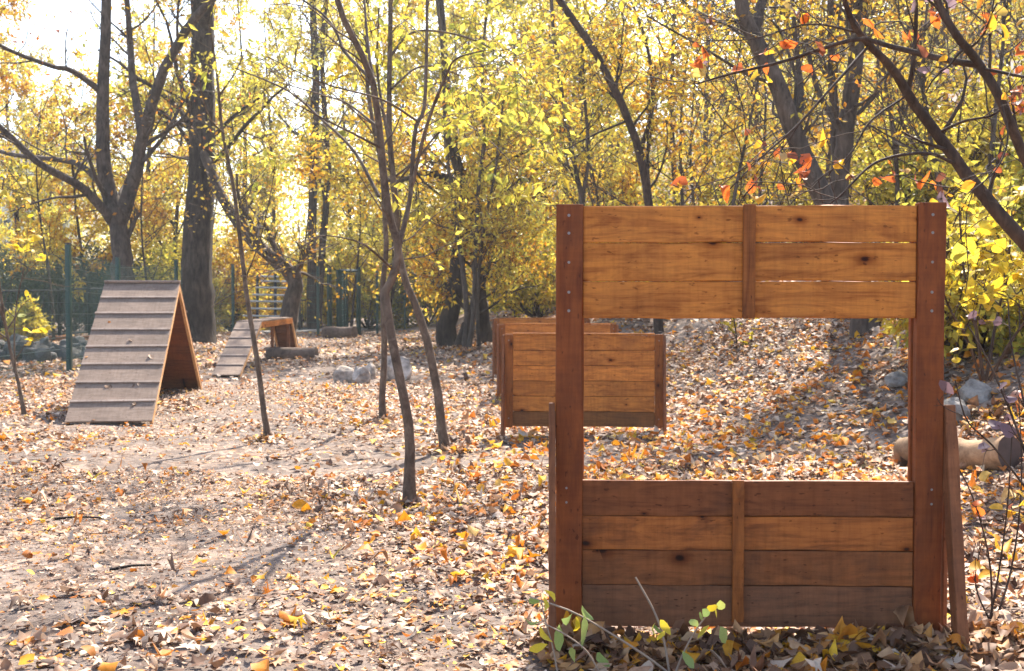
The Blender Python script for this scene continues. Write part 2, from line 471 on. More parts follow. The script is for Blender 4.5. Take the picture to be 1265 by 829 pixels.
def join(parts):
    vs, fs, o = [], [], 0
    for v, f in parts:
        vs.append(v); fs.append(f + o); o += len(v)
    return np.concatenate(vs), np.concatenate(fs)

def spline(pts, m):
    """Catmull-Rom through pts, m samples (values may be any width)"""
    p = np.asarray(pts, float)
    p = np.vstack([2 * p[0] - p[1], p, 2 * p[-1] - p[-2]])
    n = len(p) - 3
    s = np.linspace(0, n - 1e-6, m)
    k = s.astype(int); f = (s - k)[:, None]
    a, b, c, d = p[k], p[k + 1], p[k + 2], p[k + 3]
    return 0.5 * (2 * b + (c - a) * f + (2 * a - 5 * b + 4 * c - d) * f ** 2 + (3 * b - a - 3 * c + d) * f ** 3)

def grow(rng, paths, radii, per, tr=(0.2, 1.0), ln=(1.0, 0.3), ang=(0.9, 0.25), up=0.1, k=5, wob=0.18, rk=0.55, rmin=0.003):
    Np, K, _ = paths.shape
    idx = np.repeat(np.arange(Np), per)
    t = rng.uniform(tr[0], tr[1], len(idx)) * (K - 1.001)
    i = t.astype(int); f = (t - i)[:, None]
    p0 = paths[idx, i] * (1 - f) + paths[idx, i + 1] * f
    r0 = (radii[idx, i] * (1 - f[:, 0]) + radii[idx, i + 1] * f[:, 0]) * rk
    tan = nrm(paths[idx, i + 1] - paths[idx, i])
    perp = nrm(np.cross(tan, rng.standard_normal(tan.shape)))
    a = rng.normal(ang[0], ang[1], len(idx))[:, None]
    d = nrm(tan * np.cos(a) + perp * np.sin(a) + np.array([0, 0, up]))
    L = np.maximum(rng.normal(ln[0], ln[1], len(idx)), ln[0] * .3)[:, None]
    out = [p0]
    for _ in range(k - 1):
        d = nrm(d + wob * rng.standard_normal(d.shape) + np.array([0, 0, up * .35]))
        out.append(out[-1] + d * L / (k - 1))
    rad = np.maximum(r0[:, None] * np.linspace(1, 0.35, k)[None, :], rmin)
    return np.stack(out, 1), rad

def leaves_on(rng, paths, per, size, spread=0.06, droop=0.35, wid=0.5, tr=(0.15, 1.0)):
    """kite-shaped folded leaves along twigs"""
    Np, K, _ = paths.shape
    idx = np.repeat(np.arange(Np), per)
    t = rng.uniform(tr[0], tr[1], len(idx)) * (K - 1.001)
    i = t.astype(int); f = (t - i)[:, None]
    p = paths[idx, i] * (1 - f) + paths[idx, i + 1] * f
    tan = nrm(paths[idx, i + 1] - paths[idx, i])
    ax = nrm(0.5 * tan + 0.8 * rng.standard_normal(p.shape) - np.array([0, 0, droop]))
    p = p + spread * rng.standard_normal(p.shape)
    nor = nrm(np.cross(ax, rng.standard_normal(p.shape)))
    side = np.cross(ax, nor)
    L = (size * rng.uniform(0.6, 1.35, len(idx)))[:, None]
    W = L * wid * .5
    fold = W * .35
    v0 = p; v2 = p + ax * L
    m = p + ax * L * .42
    v1 = m + side * W + nor * fold
    v3 = m - side * W + nor * fold
    V = np.stack([v0, v1, v2, v3], 1).reshape(-1, 3)
    F = np.arange(len(idx) * 4).reshape(-1, 4)
    return V, F

def leaf_template(kind):
    """flat outline + midrib as (u along, v across) with faces; unit length"""
    if kind == 'chip':
        return np.array([(0.0, 0.0), (0.4, .32), (1.0, .05), (0.55, -.33)]), [(0, 3, 2, 2), (0, 2, 1, 1)]
    if kind == 'ovate':
        ol = [(0.0, 0.0), (0.14, .20), (0.42, .33), (0.74, .22), (1.0, 0.0)]
        V = [(u, v) for u, v in ol] + [(u, -v) for u, v in ol[1:-1]] + [(0.16, 0), (0.42, 0), (0.72, 0)]
        # 0 base,1..3 left,4 tip,5..7 right,8..10 midrib
        F = [(0, 8, 1, 1), (1, 8, 9, 2), (2, 9, 10, 3), (3, 10, 4, 4), (0, 5, 8, 8), (5, 6, 9, 8), (6, 7, 10, 9), (7, 4, 10, 10)]
        return np.array(V, float), F
    # lobed, maple or oak like
    ang = [180, 140, 118, 95, 72, 48, 26, 0, -26, -48, -72, -95, -118, -140]
    rad = [.42, .22, .46, .27, .56, .30, .42, .66, .42, .30, .56, .27, .46, .22]
    V = [(0.45, 0.0)] + [(0.45 + r * math.cos(math.radians(a)) * .83, r * math.sin(math.radians(a))) for a, r in zip(ang, rad)]
    F = [(0, i + 1, (i + 1) % 14 + 1, (i + 1) % 14 + 1) for i in range(14)]
    return np.array(V, float), F

def scatter_leaves(rng, pos, size, tilt, kind, wid=1.0, curl=0.35, tri=True, axis=None):
    """many curled leaves lying about: returns verts and triangle faces"""
    T, F = leaf_template(kind)
    n = len(pos)
    yaw = rng.uniform(0, 2 * math.pi, n)
    nor = nrm(np.stack([tilt * rng.standard_normal(n), tilt * rng.standard_normal(n), np.ones(n)], -1))
    ax = np.stack([np.cos(yaw), np.sin(yaw), np.zeros(n)], -1)
    ax = nrm(ax - nor * (ax * nor).sum(-1, keepdims=True))
    sd_ = np.cross(nor, ax)
    L = size[:, None]
    u = T[:, 0][None, :] - .5; v = T[:, 1][None, :] * wid * rng.uniform(.75, 1.25, n)[:, None]
    v = v * (1 + .2 * rng.standard_normal(v.shape))
    c1 = curl * rng.standard_normal(n)[:, None]; c2 = curl * 2.2 * rng.standard_normal(n)[:, None]; tw = curl * 1.2 * rng.standard_normal(n)[:, None]
    w = c1 * u * u * 1.6 + c2 * v * v * 1.6 + tw * u * v * 2
    w = w - w.min(1, keepdims=True) * .6
    u = u + .06 * rng.standard_normal(u.shape if kind == 'frag' else (n, u.shape[1])) * (.5 if kind == 'ovate' else .6)
    V = pos[:, None, :] + (u * L)[..., None] * ax[:, None, :] + (v * L)[..., None] * sd_[:, None, :] + (w * L)[..., None] * nor[:, None, :]
    tris = []
    for f in F:
        a, b, c, d = f
        tris.append((a, b, c))
        if d != c: tris.append((a, c, d))
    tris = np.array([t for t in tris if len(set(t)) == 3])
    FF = tris[None] + (np.arange(n) * T.shape[0])[:, None, None]
    return V.reshape(-1, 3), FF.reshape(-1, 3)

_boxes = {}
def box_mesh(L, T, W, mat, bev=0.004, taper=None):
    key = (round(L, 4), round(T, 4), round(W, 4), mat.name, bev)
    if key in _boxes: return _boxes[key]
    bm = bmesh.new()
    bmesh.ops.create_cube(bm, size=1.0)
    for v in bm.verts:
        v.co = Vector((v.co.x * L, v.co.y * T, v.co.z * W))
    if L > .5 and L / max(T, W) > 4 and W > .03:
        jr = np.random.default_rng(int(L * 1e4) % 9973)
        for k in range(1, 12):
            bmesh.ops.bisect_plane(bm, geom=list(bm.verts) + list(bm.edges) + list(bm.faces), plane_co=(-L / 2 + L * (k + jr.uniform(-.3, .3)) / 12, 0, 0), plane_no=(1, 0, 0))
        for v in bm.verts:
            v.co.z += .0011 * jr.standard_normal() + .0008 * math.sin(v.co.x * 5)
            v.co.y += .0010 * jr.standard_normal()
        hard = [e for e in bm.edges if len(e.link_faces) == 2 and e.calc_face_angle() > .6]
        bmesh.ops.bevel(bm, geom=hard, offset=min(bev, .3 * min(L, T, W)), segments=1, affect='EDGES', profile=.5)
    elif bev:
        bmesh.ops.bevel(bm, geom=list(bm.edges), offset=min(bev, .3 * min(L, T, W)), segments=1, affect='EDGES', profile=.5)
    me = bpy.data.meshes.new('board')
    bm.to_mesh(me); bm.free()
    me.materials.append(mat)
    _boxes[key] = me
    return me

def board(name, parent, dims, mat, loc, rot=(0, 0, 0), bev=0.004):
    return obj_from(name, box_mesh(*dims, mat, bev), parent, loc, rot)

def lump(name, rng, size, mat, loc, rz=0.0, parent=None, sub=3, amp=0.22, flat=0.25):
    """a faceted boulder"""
    bm = bmesh.new()
    bmesh.ops.create_icosphere(bm, subdivisions=sub, radius=1.0)
    pl = [(nrm(rng.standard_normal(3)), rng.uniform(.55, .9)) for _ in range(13)]
    ph = rng.uniform(0, 6, 6)
    for v in bm.verts:
        c = np.array(v.co)
        for nn, dd in pl:
            e = c @ nn - dd
            if e > 0: c = c - nn * e * .9
        c = c * (1 + .05 * math.sin(5 * c[0] + ph[0]) * math.sin(6 * c[1] + ph[1]) + .03 * math.sin(13 * c[2] + 9 * c[0] + ph[2]) + .02 * rng.standard_normal())
        c[2] = max(c[2], -flat)
        v.co = Vector((c[0] * size[0], c[1] * size[1], c[2] * size[2]))
    me = bpy.data.meshes.new(name)
    bm.to_mesh(me); bm.free()
    me.materials.append(mat)
    return obj_from(name, me, parent, loc, (0, 0, rz))

# ------------------------------------------------------------------ ground
def axis_pts(lo, hi, c0, c1, fine, g=1.12):
    a = list(np.arange(c0, c1 + 1e-6, fine))
    s, x = fine, c0
    while x > lo:
        s *= g; x -= s; a.insert(0, x)
    s, x = fine, c1
    while x < hi:
        s *= g; x += s; a.append(x)
    return np.array(a)

gx = axis_pts(-140, 140, -9, 10, 0.16)
gy = axis_pts(-40, 260, 2, 26, 0.16)
X, Y = np.meshgrid(gx, gy)
rg = np.random.default_rng(3)
Z = H(X, Y) + 0.006 * rg.standard_normal(X.shape)
nx, ny = len(gx), len(gy)
ii = (np.arange(ny - 1)[:, None] * nx + np.arange(nx - 1)[None, :]).ravel()
ground = mesh_obj('ground', np.stack([X, Y, Z], -1).reshape(-1, 3), np.stack([ii, ii + 1, ii + nx + 1, ii + nx], -1), M['ground'], smooth=True)
tag(ground, 'leaf-strewn trodden earth of the clearing rising into a bank', 'ground', kind='structure')

# ------------------------------------------------------------------ obstacle builders
ROT_V = (0, math.radians(90), 0)      # a board standing upright (its long axis vertical)

_screw_me = None
def screw(parent, x, y, z, r=0.006):
    global _screw_me
    if _screw_me is None:
        bm = bmesh.new()
        bmesh.ops.create_cone(bm, cap_ends=True, segments=10, radius1=1.0, radius2=0.75, depth=0.5)
        _screw_me = bpy.data.meshes.new('screw'); bm.to_mesh(_screw_me); bm.free()
        _screw_me.materials.append(M['screw'])
    return obj_from('screw', _screw_me, parent, (x, y, z), (math.radians(90), 0, 0), (r, r, r))

def brace(parent, x, y0, z0, y1, z1, w=0.075, t=0.026, mat=None):
    L = math.hypot(y1 - y0, z1 - z0)
    a = math.atan2(z0 - z1, y0 - y1)
    # long axis X -> lies in the YZ plane
    rot = (Matrix.Rotation(math.radians(90), 3, 'Z')).to_4x4()
    rot = Matrix.Rotation(a, 4, 'X') @ rot
    return obj_from('brace', box_mesh(L, t, w, mat or M['brace'], .003), parent, (x, (y0 + y1) / 2, (z0 + z1) / 2), rot.to_euler())

def window_wall():
    D = 4.53
    k = D / F_PX
    zz = lambda py: CAM_H - (py - HORIZON) * k
    lx = lambda px: (px - 926) * k
    cx = (926 - CX) * k
    t = thing('window_obstacle', 'tall wooden jump wall with a large open window and planks above and below', 'agility obstacle', (cx, D, H(cx, D)), math.radians(-1.6))
    z0 = -H(cx, D)
    top = zz(252)
    # uprights: buried a little
    for sx, xa, xb in ((-1, 687, 720), (1, 1131.5, 1165)):
        xm, w = (lx(xa) + lx(xb)) / 2, lx(xb) - lx(xa)
        h = top + 0.12
        board('post', t, (h, 0.052, w), M['post'], (xm, 0.026, z0 + top - h / 2 + (.004 if sx > 0 else 0)), ROT_V, .003)
        for py in (266, 288, 324, 361, 384):
            screw(t, xm + .002 * sx, -0.0015, z0 + zz(py))
        for py in (605, 623):
            screw(t, xm + .01 * sx, -0.0015, z0 + zz(py), .005)
    bw = lx(1131.5) - lx(720) - .002
    bx = (lx(1131.5) + lx(720)) / 2
    for i, (ya, yb) in enumerate(((254, 299), (300.0, 347.0), (347.9, 393))):
        h = zz(ya) - zz(yb)
        board('board', t, (bw, 0.022, h), M['panel'], (bx, 0.026 + .001 * i, z0 + (zz(ya) + zz(yb)) / 2), (0, 0.0005 * (i - 1), 0), .003)
    for i, (ya, yb) in enumerate(((596, 640), (640.9, 683), (683.9, 727), (727.9, 780))):
        h = zz(ya) - zz(yb)
        m = (M['dark_board'], M['lower'], M['mid_board'], M['bottom'])[i]
        board('board', t, (bw, 0.022, h), m, (bx, 0.026 + .0025 * (i % 2), z0 + (zz(ya) + zz(yb)) / 2), (0, 0, 0), .002)
    for py in (640.5, 683.5, 727.5):
        board('joint_light_block', t, (bw - .01, .016, .05), M['dark_board'], (bx, 0.0475, z0 + zz(py)), (0, 0, 0), .002)  # added strips, unseen, that block light so the joints look dark
    for xa, xb, ya, yb in ((917.5, 932.5, 252.5, 393.5), (906.5, 921, 594.5, 772)):
        h = zz(ya) - zz(yb)
        board('batten', t, (h, 0.02, lx(xb) - lx(xa)), M['batten'], ((lx(xa) + lx(xb)) / 2, 0.003, z0 + (zz(ya) + zz(yb)) / 2), ROT_V, .0025)
    # rear battens behind the boards, seen through the window as the inner jamb
    for xm in (lx(720) + .012 - .03, lx(1131.5) - .012 + .03):
        board('rear_batten', t, (top - .1, 0.03, .05), M['post'], (xm, 0.072, z0 + top / 2 + .02), ROT_V, .003)
    for sx in (-1, 1):
        xo = lx(687) - .0145 if sx < 0 else lx(1165) + .0225
        brace(t, xo, 0.03, z0 + .90, -0.16 - (.11 if sx < 0 else 0), z0 - .03, .075, .026 if sx < 0 else .042)
        board('side_cleat', t, (.86, .045, .018), M['brace'], (xo, .046, z0 + .40), ROT_V, .003)
    return t

window_wall()

def hurdle(px, D, rz, label, w=1.5, nb=6, top=.945):
    cx = (px - CX) / F_PX * D
    g = float(H(cx, D))
    t = thing('wooden_hurdle', label, 'hurdle', (cx, D, g), rz, 'low plank hurdles in a row behind the window wall')
    z0 = -g
    bot, pw = .07, .075
    for sx in (-1, 1):
        board('post', t, (top + .02 - bot, .04, pw), M['batten'], (sx * (w / 2 - pw / 2), .0, z0 + (top + bot) / 2), ROT_V, .003)
        for z in (top - .05, bot + .08):
            screw(t, sx * (w / 2 - pw / 2), -.0215, z0 + z)
        brace(t, sx * (w / 2 + .014), .03, z0 + top - .005, -.17, z0 - .04, .08, .024)
        board('leg', t, (top * .9 + .06, .05, .02), M['brace'], (sx * (w / 2 + .012), .055, z0 + top * .45 - .03), ROT_V, .003)
    h = (top - bot) / nb
    for i in range(nb):
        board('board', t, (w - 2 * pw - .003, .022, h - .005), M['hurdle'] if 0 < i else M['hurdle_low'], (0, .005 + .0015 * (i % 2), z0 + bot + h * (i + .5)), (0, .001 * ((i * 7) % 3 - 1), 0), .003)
    for i in range(1, nb):
        board('joint_light_block', t, (w - 2 * pw - .02, .014, .04), M['dark_board'], (0, .0285, z0 + bot + h * i), (0, 0, 0), .002)  # added behind each joint to stop light showing through the gaps
    board('top_rail', t, (w - 2 * pw - .003, .04, .018), M['hurdle'], (0, .006, z0 + top + .0105), (0, 0, 0), .003)
    return t

hurdle(721, 11.15, math.radians(-4), 'wooden plank hurdle nearest the window wall, front one of three')
hurdle(689, 15.0, math.radians(-1), 'wooden plank hurdle in the middle of the row of three')
hurdle(669, 18.6, math.radians(0), 'rearmost wooden plank hurdle of the row of three')

def ramp_panel(parent, run, rise, width, y_base, sign, nslat, plank_m, slat_m, rail_m, z0, zb=0.0):
    """one sloping side: planks across, slats on the joints, rails under the edges; sign=+1 rises with y"""
    L = math.hypot(run, rise)
    a = math.atan2(rise, run)
    root = bpy.data.objects.new('ramp', None)
    COL.objects.link(root)
    root.parent = parent
    root.location = (0, y_base, z0 + zb)
    root.rotation_euler = (a, 0, 0) if sign > 0 else (a, 0, math.pi)
    n = nslat + 1
    st = L / n
    for i in range(n):
        board('plank', root, (width - .004, st - .003, .02), plank_m, (0, st * (i + .5), .0), (0, 0, 0), .002)
        if i:
            board('slat', root, (width + .012 * math.sin(i * 3.3), .036, .018), slat_m, (.004 * math.sin(i * 5), st * i, .0195), (0, 0, .006 * math.sin(i * 2.1)), .004)
    for sx in (-1, 1):
        board('rail', root, (L - .06, .035, .06), rail_m, (sx * (width / 2 - .02), L / 2, -.0415), (0, 0, math.radians(90)), .003)
    return root

def a_frame():
    cx, cy = -4.56, 14.5
    g = float(H(cx, cy))
    t = thing('a_frame_ramp', 'tall grey wooden A-frame ramp with cross slats and an open triangular end', 'agility ramp', (cx, cy, g), math.radians(7.6))
    z0 = -g - .02
    r1 = ramp_panel(t, 2.1, 1.49, .9, -2.1, 1, 7, M['ply'], M['slat'], M['rail'], z0)
    r2 = ramp_panel(t, 2.1, 1.49, .9, 2.1, -1, 7, M['dark_board'], M['slat'], M['rail'], z0)  # darker planks carry the shade inside the A-frame in their colour
    board('ridge_board', t, (.905, .07, .03), M['slat'], (0, 0, z0 + 1.512), (0, 0, 0), .005)
    board('strut', t, (2.9, .03, .05), M['dark_board'], (-.30, 0, z0 + .40), (0, 0, math.radians(90)), .003)
    return t

a_frame()

def dog_walk():
    cx, y0 = -4.76, 19.5
    g = float(H(cx, y0))
    t = thing('dog_walk', 'low grey dog walk with slatted ramps and a raised plank platform', 'agility ramp', (cx, y0, g), math.radians(1.5))
    z0 = -g - .01
    ramp_panel(t, 2.0, .84, .46, 0, 1, 5, M['ply'], M['slat'], M['rail'], z0)
    for i in range(3):
        board('deck_plank', t, (3.5, .15, .022), M['ply'], ((i - 1) * .153, 3.752, z0 + .852), (0, 0, math.radians(90)), .003)
    for sx in (-1, 1):
        board('side_board', t, (3.5, .03, .11), M['hurdle'], (sx * .215, 3.75, z0 + .784), (0, 0, math.radians(90)), .003)
    ramp_panel(t, .95, .84, .46, 6.46, -1, 4, M['bottom'], M['slat'], M['rail'], z0)  # shade of the far ramp's underside is put into these darker planks
    for y in (5.3,):
        for sx in (-1, 1):
            board('leg', t, (.78, .06, .06), M['brace'], (sx * .17, y, z0 + .38), ROT_V, .003)
    return t

dog_walk()

# ------------------------------------------------------------------ logs and rocks
def log(name, label, a, b, r, mat, seed, groupn=None):
    rng = np.random.default_rng(seed)
    a, b = np.array(a), np.array(b)
    k = 26
    pth = a + (b - a) * np.linspace(0, 1, k)[:, None] + np.array([0, 0, 1]) * (.012 * np.sin(np.linspace(0, 7, k)))[:, None]
    rad = r * (1 + .05 * np.sin(np.linspace(0, 9, k) + seed) + .03 * rng.standard_normal(k))
    t = thing(name, label, 'log', (a + b) / 2)
    V, F = tubes(pth[None], rad[None], 20, .012, rng)
    mesh_obj('trunk', V, F, mat, t, (a + b) / 2, True)
    for e, s in ((0, -1), (-1, 1)):
        ring = V.reshape(k, 20, 3)[e]
        c = ring.mean(0) + nrm(b - a) * .012 * s
        VV = np.vstack([ring, ring * .5 + c * .5, c[None]])
        i = np.arange(20); j = (i + 1) % 20
        FF = np.vstack([np.stack([i, j, 20 + j, 20 + i], -1), np.stack([20 + i, 20 + j, np.full(20, 40), np.full(20, 40)], -1)[:, [0, 1, 2, 2]]])
        tri = np.vstack([np.stack([i, j, 20 + j], -1), np.stack([i, 20 + j, 20 + i], -1), np.stack([20 + i, 20 + j, np.full(20, 40)], -1)])
        mesh_obj('cut_end', VV, tri, M['cut'], t, (a + b) / 2)
    return t

lz = lambda x, y, r: (x, y, float(H(x, y)) + r * .85)
log('fallen_log', 'brown log lying across under the end of the dog walk', lz(-5.05, 24.3, .13), lz(-4.02, 24.1, .13), .135, M['log_dark'], 2)
log('fallen_log', 'pale debarked log lying behind the right post of the window wall', lz(2.80, 8.35, .105), lz(3.22, 7.55, .105), .112, M['log'], 5)
log('fallen_log', 'dark short log on the ground by the green gate', lz(-5.9, 37.0, .2), lz(-4.9, 36.6, .2), .19, M['log_dark'], 7)

rr = np.random.default_rng(11)
for px, py, D, sz, lab, m in (
        (424, 470, 18.2, (.23, .2, .22), 'low pale boulder with a dark flank, wedge-shaped end of the boulder pair', 'rock'),
        (447, 470, 18.1, (.19, .18, .235), 'rounded pale boulder leaning on the wedge-shaped one', 'rock'),
        (457, 462, 18.7, (.15, .13, .21), 'small pale boulder tucked behind the boulder pair', 'rock'),
        (491, 467, 18.5, (.29, .25, .33), 'largest pale boulder, standing alone behind the saplings', 'rock')):
    p = P(px, py, D)
    tag(lump('boulder', rr, sz, M[m], (p[0], D, float(H(p[0], D)) + sz[2] * .25), rr.uniform(0, 6)), lab, 'rock')
for x, y, sz, lab in ((3.40, 9.0, (.18, .17, .16), 'grey stone beside the pale debarked log'),
                      (3.68, 9.3, (.16, .14, .14), 'angular grey stone behind the middle of the pale log'),
                      (3.5, 10.6, (.14, .15, .12), 'grey stone half buried on the bank above the pale log'),
                      (3.36, 9.3, (.15, .12, .11), 'small grey stone under the yellow shrub')):
    tag(lump('stone', rr, sz, M['stone'], (x, y, float(H(x, y)) + .02), rr.uniform(0, 6)), lab, 'rock')

# ------------------------------------------------------------------ trees
def tree(name, label, cat, limbs, bark, lmat, levels, leaf, seed, group=None, n=10, rough=.03, twig_n=4, leafwid=.5, skip_trunk=0, base=None):
    """limbs: list of (points[(px,py,D[,])], w0, w1 in photo pixels). levels: growth levels. leaf=(per twig,size,spread,droop)"""
    rng = np.random.default_rng(seed)
    wood, paths, rads = [], [], []
    K = 22
    for pts, w0, w1 in limbs:
        W = np.array([P(*p) for p in pts])
        Dm = np.array([p[2] for p in pts])
        sp = spline(np.column_stack([W, Dm]), K)
        rad = np.linspace(w0, w1, K) / 2 / F_PX * sp[:, 3]
        c = sp[:, :3] + (.06 * rad[:, None]) * rng.standard_normal((K, 3))
        paths.append(c); rads.append(rad)
    base = paths[0][0].copy() if base is None else base
    base[2] = float(H(base[0], base[1]))
    # run the first limb into the ground with a flared foot
    p0 = paths[0][0]
    if p0[2] > base[2] - .05:
        paths[0][0] = base - np.array([0, 0, .12])
    rads[0] = rads[0] * (1 + (.35 if n > 12 or name != 'sapling' else .75) * np.exp(-np.arange(K) / (1.2 if name != 'sapling' else .55)))
    paths, rads = np.array(paths), np.array(rads)
    V, F = tubes(paths, rads, n, rough, rng)
    wood.append((V, F))
    cur, cr = paths, rads
    twigs = None
    for lv in levels:
        if lv.get('from_all') and twigs is not None:
            pass
        src, sr_ = cur, cr
        cur, cr = grow(rng, src, sr_, lv['per'], lv.get('tr', (.25, 1)), lv['ln'], lv.get('ang', (.9, .25)), lv.get('up', .1), lv.get('k', 5), lv.get('wob', .16), lv.get('rk', .5), lv.get('rmin', .003))
        wood.append(tubes(cur, cr, twig_n))
    V, F = join(wood)
    t = thing(name, label, cat, base, 0, group)
    mesh_obj('trunk', V, F, bark, t, base, True)
    if lmat is not None and leaf:
        V, F = leaves_on(rng, cur, leaf[0], leaf[1], leaf[2], leaf[3], leafwid)
        tag(mesh_obj('crown', V, F, lmat, t, base), kind='stuff')
    return t

def wood_tree(px, D, h, r, lmat, label, group, seed, nb=14, lean=(0, 0), low=.2, bark='bark_dark', spreadL=2.6, leaves=9, size=.11, name='woodland_tree', sub=(6, 6), ax=None):
    """a whole procedural tree of the woods, with its real trunk, limbs, twigs and leaves"""
    rng = np.random.default_rng(seed)
    x = (px - CX) / F_PX * D if ax is None else ax
    z = float(H(x, D))
    K = 14
    s = np.linspace(0, 1, K)
    pth = np.stack([x + lean[0] * s * h + .18 * np.sin(s * 5 + seed), D + lean[1] * s * h + .15 * np.cos(s * 4 + seed) - .15, z - .15 + s * h], -1)
    rad = .72 * r * (1 - .85 * s); rad[0] *= 1.3
    t = thing(name, label, 'tree', (x, D, z), 0, group)
    wood = [tubes(pth[None], rad[None], 9, .03, rng)]
    p1, r1 = grow(rng, pth[None], rad[None], nb, (low, .97), (spreadL, spreadL * .3), (1.0, .22), .18, 7, .14, .5, .012)
    # longer limbs low, shorter high
    p2, r2 = grow(rng, p1, r1, sub[0], (.25, 1), (spreadL * .42, .3), (.8, .25), .05, 5, .18, .5, .006)
    p3, r3 = grow(rng, p2, r2, sub[1], (.2, 1), (spreadL * .2, .15), (.8, .3), -.05, 4, .2, .55, .003)
    wood += [tubes(p1, r1, 5), tubes(p2, r2, 4), tubes(p3, r3, 3)]
    V, F = join(wood)
    mesh_obj('trunk', V, F, M[bark], t, (x, D, z), True)
    V, F = leaves_on(rng, p3, leaves, size, .075, .45, .5, (.45, 1.0))
    tag(mesh_obj('crown', V, F, M[lmat], t, (x, D, z)), kind='stuff')
    return t

# --- explicit trees of the clearing
LV = lambda per, ln, **kw: dict(per=per, ln=ln, **kw)

tree('forked_tree', 'large grey forked tree behind the A-frame ramp, spreading bare limbs', 'tree', [
    ([(152, 425, 29), (151, 345, 29), (150, 310, 29), (144, 273, 29), (129, 213, 29), (127, 127, 28.8), (131, 0, 28.6), (133, -120, 28.5)], 31, 9),
    ([(145, 280, 29), (156, 250, 28.9), (167, 213, 28.8), (177, 167, 28.6), (195, 106, 28.2), (228, 40, 27.8), (268, -10, 27.4), (310, -80, 27)], 20, 7),
    ([(176, 170, 28.6), (164, 100, 28.9), (161, 60, 29), (157, 0, 29.2), (150, -90, 29.4)], 11, 5),
    ([(142, 277, 29), (120, 250, 28.6), (96, 228, 28.2), (50, 203, 27.4), (0, 157, 26.8), (-60, 110, 26)], 13, 6),
    ([(124, 225, 29), (100, 205, 29.3), (76, 198, 29.6), (10, 190, 30.3), (-40, 170, 31)], 8, 4),
    ([(127, 115, 28.8), (90, 88, 28.2), (61, 81, 27.8), (0, 56, 27), (-50, 20, 26.6)], 8, 3),
    ([(176, 200, 28.7), (205, 165, 29.2), (230, 120, 29.8), (250, 110, 30.2)], 6, 2),
    ], M['bark_grey'], M['l_org'], [LV(9, (1.6, .5), up=.15, rk=.4, k=6), LV(5, (.7, .25), k=5), LV(3, (.35, .1), k=4)], (1, .11, .06, .4), 21, n=12)

tree('thick_trunk_tree', 'thick dark upright tree trunk behind the fence beside the A-frame', 'tree', [
    ([(243, 425, 32), (243, 380, 32), (244, 330, 32), (247, 250, 32), (250, 150, 32), (249, 60, 32), (247, -60, 32), (248, -200, 32)], 42, 22),
    ([(252, 40, 32), (262, -30, 31), (300, -110, 30)], 20, 9),
    ], M['bark_dark'], M['l_yel'], [LV(16, (3.2, .9), tr=(.45, 1), up=.1, rk=.22, k=7), LV(7, (1.4, .4), k=5), LV(5, (.6, .2), k=4)], (8, .15, .07, .4), 22, n=14, rough=.035)

tree('crooked_tree', 'short crooked brown tree leaning to a knobbed elbow above the dog walk', 'tree', [
    ([(353, 415, 31), (355, 397, 31), (360, 370, 31), (365, 352, 31), (358, 338, 31), (338, 320, 31), (318, 303, 31), (300, 285, 31), (278, 250, 31.2), (264, 222, 31.4), (248, 180, 31.8)], 24, 11),
    ([(366, 352, 31), (366, 340, 30.9), (364, 332, 30.9)], 15, 10),
    ([(318, 303, 31), (310, 275, 30.6), (296, 248, 30.2), (292, 215, 30)], 7, 3),
    ], M['bark_grey'], M['l_gold'], [LV(7, (1.3, .4), tr=(.4, 1), rk=.4, k=6), LV(6, (.7, .2)), LV(4, (.4, .1), k=4)], (2, .11, .06, .4), 23, n=12)

tree('twin_trunk_tree', 'pair of slim dark trunks rising together beyond the green gate', 'tree', [
    ([(386, 400, 44), (385, 340, 44), (387, 203, 44), (390, 100, 44), (386, 0, 44), (388, -100, 44)], 13, 7),
    ([(392, 400, 44.2), (398, 310, 44.2), (405, 213, 44.3), (402, 160, 44.4), (398, 60, 44.5), (410, -60, 44.5)], 10, 5),
    ], M['bark_dark'], M['l_yel'], [LV(12, (2.6, .7), tr=(.3, 1), rk=.35, k=6), LV(6, (1.2, .3)), LV(5, (.55, .2), k=4)], (9, .15, .08, .4), 24)

tree('gnarled_tree', 'old gnarled tree with dark hollowed double trunk and orange leaves', 'tree', [
    ([(558, 432, 29), (550, 405, 29), (556, 385, 29), (562, 359, 29), (566, 320, 29), (572, 285, 29), (578, 250, 29), (574, 225, 29), (560, 190, 29), (555, 150, 29), (551, 96, 29.2), (546, 20, 29.4), (540, -60, 29.6)], 22, 6),
    ([(600, 424, 29.3), (597, 400, 29.2), (593, 365, 29.1), (586, 292, 29), (582, 262, 29)], 17, 13),
    ([(578, 262, 29), (572, 236, 28.8), (556, 222, 28.5), (539, 217, 28.2), (519, 214, 27.8), (490, 225, 27.2), (470, 215, 27)], 13, 3),
    ([(582, 262, 29), (592, 240, 29.2), (604, 222, 29.5), (616, 198, 29.8), (628, 170, 30), (640, 130, 30.2)], 11, 4),
    ([(612, 205, 29.8), (640, 192, 29.4), (680, 170, 29), (735, 140, 28.5)], 5, 2),
    ([(566, 430, 28.8), (575, 405, 28.8), (583, 385, 28.9), (590, 350, 29)], 14, 9),
    ], M['bark_dark'], M['l_gold'], [LV(12, (2.0, .6), tr=(.38, 1), rk=.32, k=7, wob=.22), LV(7, (.9, .3), wob=.25), LV(5, (.45, .15), k=4)], (7, .12, .07, .4), 25, n=12, rough=.05)

